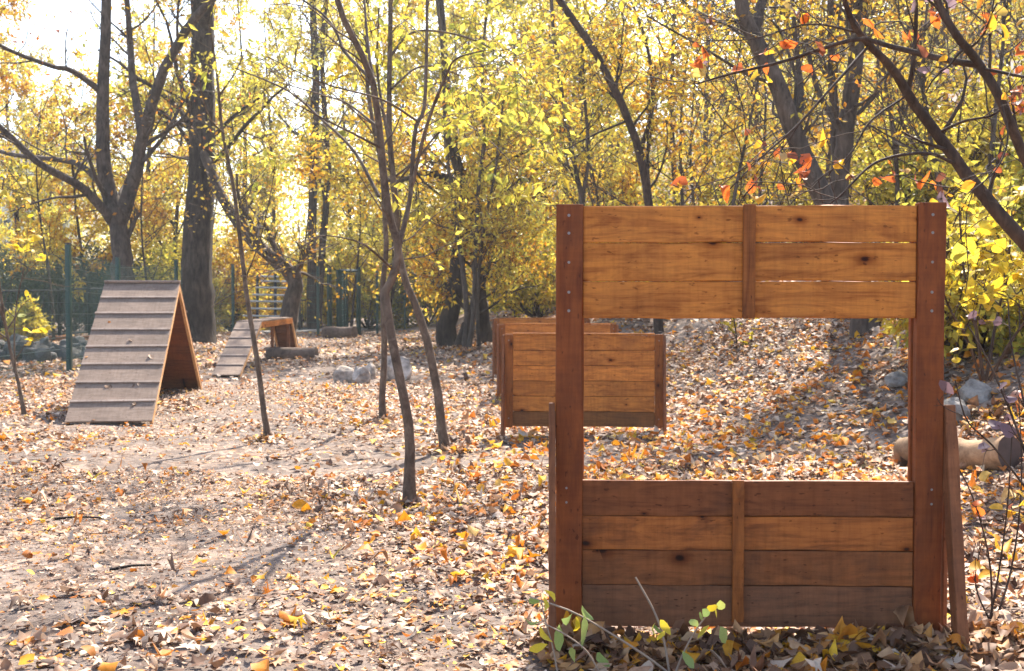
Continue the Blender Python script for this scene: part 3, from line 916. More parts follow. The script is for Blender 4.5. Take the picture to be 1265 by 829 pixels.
for i, (lab, pts, w) in enumerate((
        ('slim grey tree growing hard against the gnarled trunk, leaning to the fence', [(574, 438, 27), (577, 394, 27), (572, 336, 27), (565, 278, 27), (558, 234, 27), (550, 170, 27), (548, 80, 27), (535, -40, 27)], 8),
        ('slim grey tree crossing in front of the gnarled trunk, nearly upright', [(578, 437, 26.6), (585, 388, 26.6), (587, 321, 26.6), (591, 234, 26.6), (598, 170, 26.6), (596, 80, 26.5), (606, -40, 26.5)], 6),
        ('slim dark sapling at the hurdle side of the gnarled trunk', [(593, 438, 26.8), (590, 394, 26.8), (592, 330, 26.8), (600, 270, 26.7), (612, 210, 26.6), (622, 120, 26.5)], 5))):
    tree('slim_tree', lab, 'tree', [(pts, w, 3)], M['bark_grey'], M['l_yel'], [LV(12, (1.3, .4), tr=(.35, 1), rk=.4, k=6), LV(6, (.6, .2)), LV(4, (.3, .1), k=4)], (7, .11, .06, .4), 30 + i, n=8)

# three saplings in the clearing
tree('sapling', 'front sapling of the clearing, forked smooth trunk with many bare branches', 'tree', [
    ([(507, 619, 7.6), (506, 575, 7.6), (507, 535, 7.6), (499, 490, 7.6), (488, 440, 7.62), (479, 385, 7.65), (476, 362, 7.66), (484, 346, 7.66), (491, 322, 7.66), (492, 303, 7.66), (483, 272, 7.64), (477, 240, 7.62), (469, 162, 7.6), (461, 101, 7.56), (443, 58, 7.5), (428, 32, 7.45), (414, -10, 7.4)], 12.5, 7),
    ([(492, 305, 7.66), (500, 275, 7.7), (507, 240, 7.75), (513, 162, 7.8), (524, 133, 7.84), (527, 58, 7.9), (528, -20, 8.0)], 7, 3.5),
    ([(509, 229, 7.75), (527, 156, 7.65), (551, 93, 7.5), (565, 72, 7.4), (600, 62, 7.2)], 4.5, 1.5),
    ([(468, 243, 7.62), (438, 188, 7.8), (400, 150, 8.0), (355, 112, 8.2), (290, 84, 8.4)], 4.5, 1.5),
    ([(469, 182, 7.6), (440, 167, 7.3), (400, 147, 7.0), (350, 120, 6.7)], 3.5, 1.2),
    ([(467, 157, 7.6), (429, 128, 7.8), (400, 118, 7.9), (340, 100, 8.2)], 3.2, 1.2),
    ([(516, 150, 7.8), (472, 123, 7.5), (400, 103, 7.1), (330, 70, 6.8)], 3, 1.0),
    ([(461, 101, 7.56), (426, 64, 7.8), (417, 43, 7.9), (400, 19, 8.0), (360, -10, 8.2)], 5, 2.5),
    ([(486, 333, 7.66), (460, 310, 7.4), (440, 298, 7.2), (400, 291, 6.9), (370, 300, 6.7)], 3.2, 1.0),
    ([(463, 110, 7.57), (455, 60, 7.7), (450, 0, 7.9)], 5, 3),
    ], M['bark_sap'], M['l_lime'], [LV(5, (.42, .14), tr=(.45, 1), up=.12, rk=.35, k=6, rmin=.0022), LV(3, (.2, .07), k=5, rmin=.0016)], None, 41, n=12, rough=.045)
tree('sapling', 'sapling of the clearing that bends over behind the forked one', 'tree', [
    ([(552, 559, 10), (546, 530, 10), (542, 490, 10), (530, 430, 10), (515, 380, 10), (499, 342, 10), (492, 300, 10), (488, 240, 10.05), (482, 180, 10.1), (481, 139, 10.1), (482, 40, 10.2), (484, -30, 10.3)], 12, 5),
    ([(483, 190, 10.1), (472, 130, 10.3), (466, 80, 10.5), (468, 10, 10.7)], 4, 2.5),
    ([(482, 70, 10.2), (510, 40, 10.4), (560, 42, 10.6), (610, 62, 10.8), (655, 105, 11)], 3.4, 1.2),
    ([(483, 110, 10.1), (520, 82, 10.3), (565, 92, 10.5), (600, 120, 10.7)], 2.8, 1.0),
    ([(487, 230, 10), (520, 190, 9.8), (560, 150, 9.6), (600, 170, 9.4), (640, 210, 9.2)], 3.0, 1),
    ], M['bark_sap'], M['l_lime'], [LV(8, (.6, .2), tr=(.5, 1), up=.1, rk=.35, k=6, rmin=.003), LV(4, (.28, .1), rmin=.002), ], (7, .085, .035, .6), 42, n=12, rough=.045)
tree('sapling', 'thin straight sapling of the clearing in front of the boulders', 'tree', [
    ([(474, 522, 12.2), (472, 490, 12.2), (475, 440, 12.2), (474, 390, 12.2), (473, 350, 12.2), (477, 310, 12.2), (475, 260, 12.2), (470, 200, 12.2), (455, 120, 12.3), (452, 40, 12.4), (456, -30, 12.5)], 8.5, 4),
    ], M['bark_sap'], M['l_yel'], [LV(12, (.8, .25), tr=(.45, 1), up=.15, rk=.35, k=6, rmin=.003), LV(4, (.35, .1), rmin=.002)], (4, .075, .04, .5), 43, n=10, rough=.02)
tree('sapling', 'thin wavy sapling beside the A-frame ramp with yellow-green leaves on top', 'tree', [
    ([(331, 542, 10.9), (326, 510, 10.9), (320, 460, 10.9), (312, 410, 10.9), (303, 350, 10.9), (296, 290, 10.9), (288, 230, 10.9), (280, 190, 10.9), (273, 150, 10.9), (268, 90, 10.9), (258, 30, 10.8)], 7.5, 2.5),
    ([(277, 165, 10.9), (262, 150, 10.7), (250, 120, 10.5), (246, 90, 10.4)], 2.4, 1),
    ([(270, 120, 10.9), (290, 90, 11.1), (305, 60, 11.3)], 2.2, 1),
    ([(303, 345, 10.9), (320, 300, 10.7), (332, 250, 10.6), (340, 205, 10.5)], 2.2, 1),
    ], M['bark_sap'], M['l_lime'], [LV(7, (.3, .1), tr=(.6, 1), up=.05, rk=.4, k=5, rmin=.002), LV(2, (.14, .05), k=4, rmin=.0015)], (4, .085, .02, .7), 44, n=8, leafwid=.38)

# trees on the bank
tree('leaning_tree', 'slender dark tree leaning left above the wall, rooted beside the front hurdle', 'tree', [
    ([(816, 460, 20), (814, 400, 20), (810, 330, 20), (803, 260, 20), (790, 187, 19.9), (765, 122, 19.7), (730, 56, 19.5), (691, 0, 19.2), (650, -60, 19)], 12, 8),
    ([(790, 190, 19.9), (806, 130, 20.2), (800, 60, 20.6), (776, -10, 21)], 6, 3),
    ([(803, 250, 20), (800, 200, 20.4), (806, 150, 20.8)], 7, 2),
    ], M['bark_branch'], M['l_gold'], [LV(9, (1.3, .4), tr=(.4, 1), rk=.35, k=6), LV(6, (.6, .2)), LV(4, (.3, .1), k=4)], (5, .10, .05, .4), 51)
tree('slender_tree', 'slender twin-stemmed grey tree above the left end of the window wall', 'tree', [
    ([(722, 430, 24), (722, 300, 24), (718, 240, 24), (714, 223, 24), (699, 147, 24), (684, 40, 24), (680, -40, 24)], 8, 4),
    ([(719, 245, 24), (727, 192, 24.2), (722, 120, 24.4), (719, 76, 24.6), (724, 0, 24.8)], 5, 3),
    ], M['bark_grey'], M['l_yel'], [LV(10, (1.6, .5), tr=(.35, 1), rk=.4, k=6), LV(6, (.7, .2)), LV(4, (.35, .1), k=4)], (8, .11, .05, .4), 52)
tree('bank_tree', 'stout grey tree leaning left on the bank behind the window wall', 'tree', [
    ([(1070, 412, 13.4), (1066, 380, 13.4), (1050, 310, 13.4), (1018, 248, 13.4), (998, 203, 13.4), (978, 152, 13.4), (952, 86, 13.4), (925, 35, 13.4), (916, 5, 13.4), (912, -60, 13.4)], 32, 15),
    ([(930, 45, 13.4), (938, 15, 13.6), (950, -30, 13.8), (970, -90, 14)], 15, 8),
    ([(985, 170, 13.4), (990, 120, 13.8), (985, 70, 14.2), (978, 0, 14.5)], 9, 5),
    ([(960, 105, 13.4), (920, 90, 13), (870, 60, 12.5), (800, 20, 12)], 5, 2),
    ], M['bark_grey'], M['l_gold'], [LV(9, (1.1, .35), tr=(.35, 1), rk=.3, k=6, wob=.2), LV(6, (.55, .2), wob=.22), LV(4, (.26, .1), k=4)], (2, .085, .05, .4), 53, n=14)
tree('bank_tree', 'upright grey tree on the bank beside the stout leaning one', 'tree', [
    ([(1045, 370, 15), (1038, 300, 15), (1036, 248, 15), (1040, 200, 15), (1046, 152, 15), (1056, 90, 15), (1060, 40, 15), (1066, -40, 15), (1070, -120, 15)], 27, 15),
    ([(1037, 240, 15), (1032, 160, 15.3), (1028, 76, 15.6), (1026, -20, 16)], 14, 8),
    ([(1044, 170, 15), (1010, 110, 15.4), (995, 40, 15.8), (985, -30, 16.2)], 8, 4),
    ], M['bark_grey'], M['l_gold'], [LV(10, (1.3, .4), tr=(.4, 1), rk=.3, k=6), LV(6, (.6, .2)), LV(4, (.3, .1), k=4)], (2, .095, .05, .4), 54, n=12)

# overhanging branches at the right, rooted outside the frame
ov = tree('overhanging_tree', 'dark branching tree reaching in over the window wall with orange leaves', 'tree', [
    ([(1420, 690, 5.6), (1395, 560, 5.6), (1345, 400, 5.6), (1265, 299, 5.6), (1221, 248, 5.6), (1185, 203, 5.6), (1155, 162, 5.6), (1125, 122, 5.55), (1104, 86, 5.5), (1074, 56, 5.4), (1054, 30, 5.3), (1040, -10, 5.2)], 23, 6),
    ([(1400, 580, 5.6), (1350, 380, 5.4), (1300, 260, 5.3), (1265, 193, 5.2), (1236, 122, 5.1), (1211, 81, 5.1), (1180, 41, 5.0), (1158, 0, 5.0), (1140, -60, 4.9)], 15, 8),
    ([(1207, 80, 5.1), (1170, 74, 5.15), (1135, 66, 5.2), (1100, 57, 5.25), (1060, 48, 5.3), (1010, 62, 5.3), (960, 78, 5.3), (900, 92, 5.3), (860, 104, 5.3)], 9, 2),
    ([(1122, 112, 5.55), (1128, 80, 5.5), (1131, 40, 5.5), (1132, -20, 5.4)], 7, 4),
    ([(1180, 203, 5.6), (1150, 190, 5.4), (1110, 192, 5.2), (1075, 205, 5.1), (1040, 240, 5.0), (1025, 252, 5.0)], 4.5, 2),
    ([(1074, 56, 5.4), (1030, 105, 5.2), (985, 155, 5.1), (940, 195, 5.0), (890, 245, 4.95)], 4, 1.5),
    ([(1120, 118, 5.55), (1075, 150, 5.4), (1050, 190, 5.3), (1000, 230, 5.2)], 3, 1.2),
    ([(1060, 40, 5.35), (1000, 30, 5.3), (930, 48, 5.25), (870, 50, 5.2)], 3, 1.2),
    ([(1236, 122, 5.1), (1245, 170, 5.0), (1230, 210, 4.9), (1195, 240, 4.85)], 3, 1.2),
    ([(1158, 165, 5.6), (1190, 150, 5.5), (1230, 140, 5.4), (1265, 105, 5.3)], 4, 2),
    ([(1215, 85, 5.1), (1240, 90, 5.0), (1270, 95, 4.9), (1310, 90, 4.8)], 5, 3),
    ], M['bark_branch'], None, [LV(6, (.36, .12), tr=(.35, 1), up=.02, rk=.4, k=6, wob=.22, rmin=.0022), LV(3, (.16, .06), k=4, wob=.25, rmin=.0014)], None, 61, n=10, rough=.03)

# ------------------------------------------------------------------ single leaves of near plants
_leafme = {}
def leaf_mesh(kind, seed, mat, curl=.35, wid=1.0):
    key = (kind, seed, mat.name, curl)
    if key not in _leafme:
        rng = np.random.default_rng(seed)
        V, F = scatter_leaves(rng, np.zeros((1, 3)), np.ones(1), 0.0, kind, wid, curl)
        # turn the midrib to local +X from the stalk
        d = V[0] if False else None
        me = bpy.data.meshes.new('leaf')
        me.from_pydata([tuple(v) for v in V], [], [tuple(int(i) for i in f) for f in F])
        me.materials.append(mat)
        for p in me.polygons: p.use_smooth = True
        _leafme[key] = me
    return _leafme[key]

def hang_leaves(root, pts, size, mat, seed, kind='ovate', droop=.9, wid=1.0, curl=.3):
    """separate leaf objects hung at world points"""
    rng = np.random.default_rng(seed)
    base = np.array(root.location)
    for p in pts:
        me = leaf_mesh(kind, int(rng.integers(0, 7)), mat, curl, wid)
        e = Euler((rng.normal(0, droop), rng.normal(.2, droop), rng.uniform(0, 6.28)))
        s = size * rng.uniform(.65, 1.3)
        obj_from('leaf', me, root, np.array(p) - base, e, (s, s, s))

rng = np.random.default_rng(77)
trunk_me = [c for c in ov.children if c.name.startswith('trunk')][0].data
nv = len(trunk_me.vertices)
co = np.empty(nv * 3, np.float32); trunk_me.vertices.foreach_get('co', co); co = co.reshape(-1, 3) + np.array(ov.location)
tw = co[len(co) * 3 // 5:]
pick = tw[rng.choice(len(tw), 900, replace=False)]
sel = []
for p in pick:
    rel = p - np.array([0, 0, CAM_H]); px = CX + rel[0] / rel[1] * F_PX; py = HORIZON - rel[2] / rel[1] * F_PX
    if 830 < px < 1275 and -10 < py < 258: sel.append(p + np.array([0, 0, -.015]))
hang_leaves(ov, sel[:135], .066, M['bigleaf'], 5, wid=1.0, curl=.8)

def shrub(name, label, base_px, stems, leafm, n, size, seed, region, parts=True, group=None, cat='shrub', tw=(7, 4), wid=1.0, stem_m='bark_branch', lens=(.5, .2)):
    """a near shrub: stems in pixels, leaves as separate pieces"""
    rng = np.random.default_rng(seed)
    paths, rads = [], []
    for pts, w0, w1 in stems:
        W = np.array([P(*p) for p in pts])
        sp = spline(W, 12)
        paths.append(sp); rads.append(np.linspace(w0, w1, 12) / 2 / F_PX * pts[0][2])
    paths, rads = np.array(paths), np.array(rads)
    base = paths[0][0].copy(); base[2] = float(H(base[0], base[1]))
    wood = [tubes(paths, rads, 6)]
    p1, r1 = grow(rng, paths, rads, tw[0], (.3, 1), (lens[0], lens[0] * .3), (.8, .3), .1, 6, .2, .6, .0016)
    p2, r2 = grow(rng, p1, r1, tw[1], (.3, 1), (lens[1], lens[1] * .3), (.8, .3), 0, 5, .2, .7, .0012)
    wood += [tubes(p1, r1, 4), tubes(p2, r2, 3)]
    V, F = join(wood)
    t = thing(name, label, cat, base, 0, group)
    mesh_obj('stem', V, F, M[stem_m], t, base, True)
    cand = np.concatenate([p1[:, 2:].reshape(-1, 3), p2[:, 1:].reshape(-1, 3)])
    cand = cand[rng.permutation(len(cand))]
    pts = []
    for p in cand:
        rel = p - np.array([0, 0, CAM_H]); px = CX + rel[0] / rel[1] * F_PX; py = HORIZON - rel[2] / rel[1] * F_PX
        if region[0] < px < region[2] and region[1] < py < region[3]: pts.append(p)
        if len(pts) >= n: break
    hang_leaves(t, pts, size, leafm, seed + 1, droop=.6, wid=wid)
    return t

shrub('yellow_shrub', 'bright yellow-leaved shrub on the bank just past the right post', None, [
    ([(1215, 470, 8.2), (1205, 400, 8.2), (1190, 330, 8.1), (1185, 255, 8.0)], 5, 2),
    ([(1218, 470, 8.2), (1230, 400, 8.3), (1245, 330, 8.4), (1250, 260, 8.5)], 5, 2),
    ([(1222, 470, 8.2), (1250, 420, 8.1), (1280, 380, 8.0), (1320, 330, 7.9)], 5, 2),
    ([(1212, 470, 8.2), (1195, 420, 8.0), (1175, 385, 7.9), (1160, 350, 7.8)], 4, 2),
    ], M['yelleaf'], 295, .11, 71, (1120, 230, 1330, 470), tw=(10, 6), lens=(.42, .2))
shrub('mauve_leaved_shrub', 'thin-stemmed shrub with dusky mauve leaves beside the right post', None, [
    ([(1290, 640, 4.6), (1260, 540, 4.6), (1225, 455, 4.6), (1195, 400, 4.6)], 4, 1.8),
    ([(1292, 640, 4.6), (1270, 520, 4.7), (1250, 430, 4.8), (1245, 370, 4.9)], 4, 1.8),
    ([(1295, 640, 4.6), (1230, 555, 4.5), (1195, 520, 4.4), (1180, 470, 4.35)], 3, 1.5),
    ], M['purpleaf'], 14, .062, 72, (1168, 365, 1275, 640), tw=(3, 2), lens=(.16, .08), wid=1.2)
shrub('bare_shrub', 'nearly bare twiggy shrub with a few orange leaves beside the right brace', None, [
    ([(1222, 770, 4.75), (1235, 700, 4.75), (1245, 620, 4.75), (1250, 540, 4.75)], 3.2, 1.4),
    ([(1226, 770, 4.75), (1222, 690, 4.7), (1200, 610, 4.65), (1170, 555, 4.6)], 3.0, 1.2),
    ([(1230, 770, 4.75), (1252, 690, 4.8), (1262, 590, 4.9), (1258, 480, 5.0)], 3.2, 1.4),
    ([(1224, 770, 4.75), (1205, 720, 4.8), (1215, 660, 4.85)], 2.6, 1.2),
    ], M['bigleaf'], 26, .055, 73, (1175, 470, 1275, 720), tw=(3, 2), lens=(.14, .06), wid=1.2)

def near_plant():
    stems = [([(834, 838, 4.12), (800, 812, 4.12), (755, 783, 4.14), (705, 755, 4.15), (655, 738, 4.2)], 3.6, 2.2),
             ([(832, 838, 4.12), (845, 805, 4.12), (862, 775, 4.12), (880, 752, 4.12)], 3.2, 1.6),
             ([(828, 838, 4.12), (820, 790, 4.15), (808, 755, 4.18), (785, 713, 4.2)], 3.4, 2.4),
             ([(745, 838, 4.05), (725, 805, 4.05), (700, 785, 4.06), (672, 770, 4.08)], 2.6, 1.5),
             ([(690, 838, 4.1), (683, 800, 4.12), (672, 760, 4.15), (668, 735, 4.18)], 2.6, 1.2)]
    paths = np.array([spline(np.array([P(*p) for p in s[0]]), 14) for s in stems])
    rads = np.array([np.linspace(s[1], s[2], 14) / 2 / F_PX * 4.12 for s in stems])
    base = P(800, 838, 4.1); base[2] = float(H(base[0], base[1]))
    t = thing('leafy_seedling', 'arching twig plant with green and yellowing leaves at the foot of the wall', 'plant', base)
    for i in range(len(stems)):
        V, F = tubes(paths[i:i + 1], rads[i:i + 1], 6)
        mesh_obj('stem', V, F, M['twig'], t, base, True)
    rng = np.random.default_rng(8)
    spots = [(722, 782, .10, 1), (700, 765, .07, .2), (712, 772, .06, .5), (690, 788, .075, .9), (708, 808, .075, .6), (745, 815, .06, .3), (675, 748, .05, .1), (660, 742, .05, .2), (655, 770, .06, .3),
             (672, 785, .06, .2), (665, 800, .055, .4), (682, 735, .05, .15), (722, 757, .06, .95), (880, 750, .05, .1), (890, 748, .05, .3), (872, 757, .045, .2), (866, 762, .045, .1), (884, 758, .05, .2), (858, 770, .045, .3), (850, 815, .055, .1),
             (812, 778, .045, .2), (822, 775, .05, .1), (816, 785, .045, .3), (806, 776, .04, .2), (868, 780, .05, .8), (893, 785, .07, 1)]
    for px, py, s, c in spots:
        p = P(px, py, 4.12 + rng.uniform(-.03, .03))
        me = leaf_mesh('ovate', int(rng.integers(0, 6)), M['greenleaf'], .25)
        obj_from('leaf', me, t, p - base, Euler((math.radians(90) + rng.normal(0, .5), rng.uniform(0, 6.28), rng.normal(0, .6))), (s * 1.25, s * .75, s * 1.1))
    return t
near_plant()

def edge_plant():
    t = shrub('leafy_sapling', 'leaning young sapling with pale stem and yellow-green leaves near the fence', None, [
        ([(31, 512, 10.2), (22, 470, 10.2), (10, 420, 10.2), (2, 370, 10.2), (-6, 300, 10.2), (5, 220, 10.2)], 5, 2),
        ([(28, 512, 10.3), (18, 440, 10.4), (20, 380, 10.5), (30, 330, 10.6)], 3, 1.5),
        ([(8, 410, 10.2), (-10, 340, 10.0), (-20, 260, 9.9)], 3, 1.5),
        ], M['yelleaf'], 90, .095, 75, (-60, 180, 60, 500), tw=(6, 4), lens=(.4, .18), stem_m='bark_sap')
edge_plant()
shrub('small_yellow_sapling', 'tiny yellow-green sapling on the bank seen through the window opening', None, [
    ([(912, 470, 16), (911, 440, 16), (909, 410, 16), (905, 385, 16)], 2.6, 1.5)], M['yelleaf'], 60, .10, 76, (860, 360, 960, 450), tw=(10, 4), lens=(.4, .15))

# ------------------------------------------------------------------ fence, gate, things behind the fence
def wire_panel(parent, a, b, h, base, name='mesh_panel'):
    a, b = np.array(a), np.array(b)
    L = np.linalg.norm((b - a)[:2])
    nvert = int(L / .055)
    s = np.linspace(0, 1, nvert + 1)
    ga = a + (b - a) * s[:, None]
    lo = np.column_stack([ga, H(ga[:, 0], ga[:, 1]) + .04]); hi = lo.copy(); hi[:, 2] += h
    pv = np.stack([lo, hi], 1)
    zs = np.arange(.04, h + .03, .2)
    hz = []
    for z in zs:
        p0 = np.array([*a, float(H(*a)) + z]); p1 = np.array([*b, float(H(*b)) + z])
        for o in (-.006, .006):
            d = np.array([-(b - a)[1], (b - a)[0], 0]) / L * o
            hz.append([p0 + d, p1 + d])
    V, F = join([tubes(pv, np.full((len(pv), 2), .0019), 3), tubes(np.array(hz), np.full((len(hz), 2), .004), 3)])
    return tag(mesh_obj(name, V, F, M['wire'], parent, base), kind='stuff')

def mesh_fence(label, pts, h=2.15, pr=.043):
    base = np.array([*pts[0], float(H(*pts[0]))])
    t = thing('mesh_fence', label, 'fence', base)
    for i, p in enumerate(pts):
        g = float(H(*p))
        o = board('post', t, (h + .35, pr * 2, pr * 2), M['green'], np.array([p[0], p[1], g + (h + .05) / 2 - .1]) - base, ROT_V, .006)
        board('post_cap', t, (pr * 2.3, pr * 2.3, .02), M['black'], np.array([p[0], p[1], g + h + .115]) - base)
    for p, q in zip(pts[:-1], pts[1:]):
        wire_panel(t, p, q, h - .1, base)
    return t

fx = lambda px, D: ((px - CX) / F_PX * D, D)
mesh_fence('dark green welded mesh fence running back past the A-frame ramp', [(-7.6, 16.0), fx(85, 20.5), fx(146, 25.2), fx(218, 31.0), fx(250, 34.4), fx(288, 37.5), fx(393, 38.4)])
mesh_fence('dark green mesh fence continuing beyond the gate before the yellow shrubs', [fx(444, 39.4), fx(466, 40.5), fx(500, 43), fx(540, 46)])

def gate():
    a, b = fx(407, 38.8), fx(443, 39.2)
    base = np.array([*a, float(H(*a))])
    t = thing('metal_gate', 'dark green tubular gate frame standing open in the mesh fence', 'gate', base)
    def bar(name, p, q, w=.055):
        p, q = np.array(p), np.array(q)
        V, F = tubes(np.array([[p, q]]), np.full((1, 2), w / 2 * 1.9), 4)
        mesh_obj(name, V, F, M['green'], t, base)
    g = base[2]
    c = fx(419, 38.9)
    bar('post', (*a, g - .1), (*a, g + 2.25), .085)
    bar('post', (*b, g - .1), (*b, g + 2.2), .08)
    bar('stile', (*c, g + .08), (*c, g + 2.18), .1)
    bar('rail', (*c, g + 2.15), (*b, g + 2.15))
    bar('rail', (*c, g + .12), (*b, g + .12))
    e = fx(428, 41.5)
    bar('stile', (*e, g), (*e, g + 2.1), .07)
    bar('stile', (*fx(424, 40.5), g), (*fx(424, 40.5), g + 2.1), .07)
    wire_panel(t, c, e, 2.0, base)
    return t
gate()

def rail_rack():
    base = np.array([*fx(335, 40.5), 0.0]); base[2] = float(H(base[0], base[1]))
    t = thing('rail_fence', 'rack of pale horizontal metal rails on dark posts behind the mesh fence', 'railing', base)
    for i, (py, x0, x1) in enumerate(((342, 316, 338), (348, 322, 352), (356, 316, 357), (365, 312, 360), (373, 307, 360), (382, 308, 362), (391, 300, 346))):
        V, F = tubes(np.array([[P(x0, py - 1, 40.5 - i * .12), P(x1 + 6, py, 40.5 - i * .12)]]), np.full((1, 2), .034), 8)
        mesh_obj('rail', V, F, M['galv'], t, base, True)
    for px in (318, 340, 360):
        p0 = P(px, 400, 40.5); p0[2] = base[2] - .1; p1 = P(px, 338, 40.5)
        V, F = tubes(np.array([[p0, p1]]), np.full((1, 2), .05), 6)
        mesh_obj('post', V, F, M['black'], t, base)
    return t
rail_rack()

def black_railing(label, pts, h=1.15, sp=.14):
    base = np.array([*pts[0], float(H(*pts[0]))])
    t = thing('metal_railing', label, 'railing', base)
    for p, q in zip(pts[:-1], pts[1:]):
        p, q = np.array(p), np.array(q)
        n = int(np.linalg.norm(q - p) / sp)
        s = p + (q - p) * np.linspace(0, 1, n + 1)[:, None]
        lo = np.column_stack([s, H(s[:, 0], s[:, 1]) + .1]); hi = lo.copy(); hi[:, 2] += h - .1
        V, F = tubes(np.stack([lo, hi], 1), np.full((len(s), 2), .011), 4)
        tag(mesh_obj('bar', V, F, M['black'], t, base), kind='stuff')
        for z in (h, .15):
            V, F = tubes(np.array([[[*p, float(H(*p)) + z], [*q, float(H(*q)) + z]]]), np.full((1, 2), .03), 6)
            mesh_obj('rail', V, F, M['black'], t, base)
        for e in (p, q):
            V, F = tubes(np.array([[[*e, float(H(*e)) - .1], [*e, float(H(*e)) + h + .05]]]), np.full((1, 2), .05), 6)
            mesh_obj('post', V, F, M['black'], t, base)
    return t
black_railing('black metal railing beyond the rubble bank left of the A-frame', [fx(-80, 34), fx(0, 35), fx(35, 35.5), fx(73, 36), fx(110, 36.5), fx(160, 37), fx(205, 37.5)], 1.5)
black_railing('black handrail beside the pale footpath behind the gate', [fx(370, 43), fx(404, 46), fx(420, 50)], 1.2, .3)

kb = np.array([*fx(50, 33.6), 0]); kb[2] = float(H(kb[0], kb[1]))
tag(board('kerb_beam', None, (5.6, .3, .22), M['brace'], (fx(50, 33.6)[0], 33.6, kb[2] + .1), (0, 0, math.radians(4))), 'long low timber beam at the foot of the black railing', 'beam')
tag(board('footpath', None, (4.6, 1.4, .14), M['concrete'], (fx(382, 42.5)[0], 43.2, float(H(-7.5, 43)) + .05), (0, 0, math.radians(58))), kind='structure')

# rubble bank behind the fence (two dark rows)
rb = np.random.default_rng(91)
vs, fs, o = [], [], 0
rub = thing('rubble_bank', 'low bank of dark grey broken stones behind the mesh fence', 'rubble', (*fx(40, 26), float(H(*fx(40, 26)))))
rmes = []
for s in range(6):
    q = lump('stone_source', rb, (1, .9, .7), M['rock_dark'], (0, 0, 0), 0, sub=2)
    rmes.append(q.data); bpy.data.objects.remove(q)
bl = np.array(rub.location)
for i in range(150):
    row = i % 2
    px = rb.uniform(-40, 150)
    D = (25.0 if row else 28.5) + rb.normal(0, .3)
    x = (px - CX) / F_PX * D
    s = rb.uniform(.12, .3)
    z = float(H(x, D)) + rb.uniform(0, .22)
    obj_from('stone', rmes[i % 6], rub, np.array([x, D, z]) - bl, (rb.uniform(0, 6), rb.uniform(0, 6), rb.uniform(0, 6)), (s, s, s))

# far white house glimpsed through the leaves
def house():
    x, D = fx(45, 92)
    g = float(H(x, D))
    t = thing('house', 'white house far behind the trees beyond the fence', 'building', (x, D, g))
    W, Hh = 8.0, 6.2
    board('wall', t, (W, 6, Hh), M['render'], (0, 0, 4.2 + Hh / 2), (0, 0, 0), 0)
    V = np.array([[-W/2-.4, -3.4, 10.35], [W/2+.4, -3.4, 10.35], [W/2+.4, 3.4, 10.35], [-W/2-.4, 3.4, 10.35], [-W/2-.4, 0, 12.3], [W/2+.4, 0, 12.3]])
    F = [(0, 1, 5, 4), (2, 3, 4, 5), (0, 4, 3, 3), (1, 2, 5, 5)]
    me = bpy.data.meshes.new('roof'); me.from_pydata([tuple(v) for v in V], [], [(0, 1, 5, 4), (2, 3, 4, 5), (0, 4, 3), (1, 2, 5), (3, 2, 1, 0)]); me.materials.append(M['roof'])
    obj_from('roof', me, t)
    board('base_wall', t, (W + .02, 6.02, 4.3), M['render'], (0, 0, 2.1), (0, 0, 0), 0)
    for i in range(4):
        for zr in (2.6, 5.6, 8.6):
            f = board('window', t, (1.0, .1, 1.4), M['render'], (-3 + 2 * i, -3.03, zr), (0, 0, 0), 0)
            board('pane', f, (.8, .04, 1.2), M['glass'], (0, -.05, 0), (0, 0, 0), 0)
house()

# evergreen shrubs behind the railing
def bush(px, D, r, h, lmat, label, group, seed, n=26, leaves=10, size=.1, name='shrub', cat='shrub', sub=(7, 5), ax=None):
    rng = np.random.default_rng(seed)
    x = (px - CX) / F_PX * D if ax is None else ax
    z = float(H(x, D))
    K = 6
    a = rng.uniform(0, 6.28, n); rr_ = np.sqrt(rng.uniform(0, 1, n)) * r
    s = np.linspace(0, 1, K)
    tipz = h * np.sqrt(np.clip(1 - (rr_ / (r * 1.15)) ** 2, .1, 1)) * rng.uniform(.65, 1.1, n)
    pth = np.stack([x + (np.cos(a) * rr_)[:, None] * s ** .8, D + (np.sin(a) * rr_)[:, None] * s ** .8, z - .05 + tipz[:, None] * s], -1)
    pth[:, 1:] += .06 * rng.standard_normal(pth[:, 1:].shape)
    rad = np.linspace(.03, .008, K)[None] * np.ones((n, 1))
    p1, r1 = grow(rng, pth, rad, sub[0], (.15, 1), (r * .42, r * .12), (.8, .3), .1, 5, .2, .6, .005)
    p2, r2 = grow(rng, p1, r1, sub[1], (.2, 1), (r * .2, .08), (.8, .3), 0, 4, .2, .6, .003)
    t = thing(name, label, cat, (x, D, z), 0, group)
    V, F = join([tubes(pth, rad, 5), tubes(p1, r1, 3), tubes(p2, r2, 3)])
    mesh_obj('stem', V, F, M['bark_branch'], t, (x, D, z), True)
    V, F = leaves_on(rng, p2, leaves, size, .07, .3)
    tag(mesh_obj('foliage', V, F, M[lmat], t, (x, D, z)), kind='stuff')
    return t

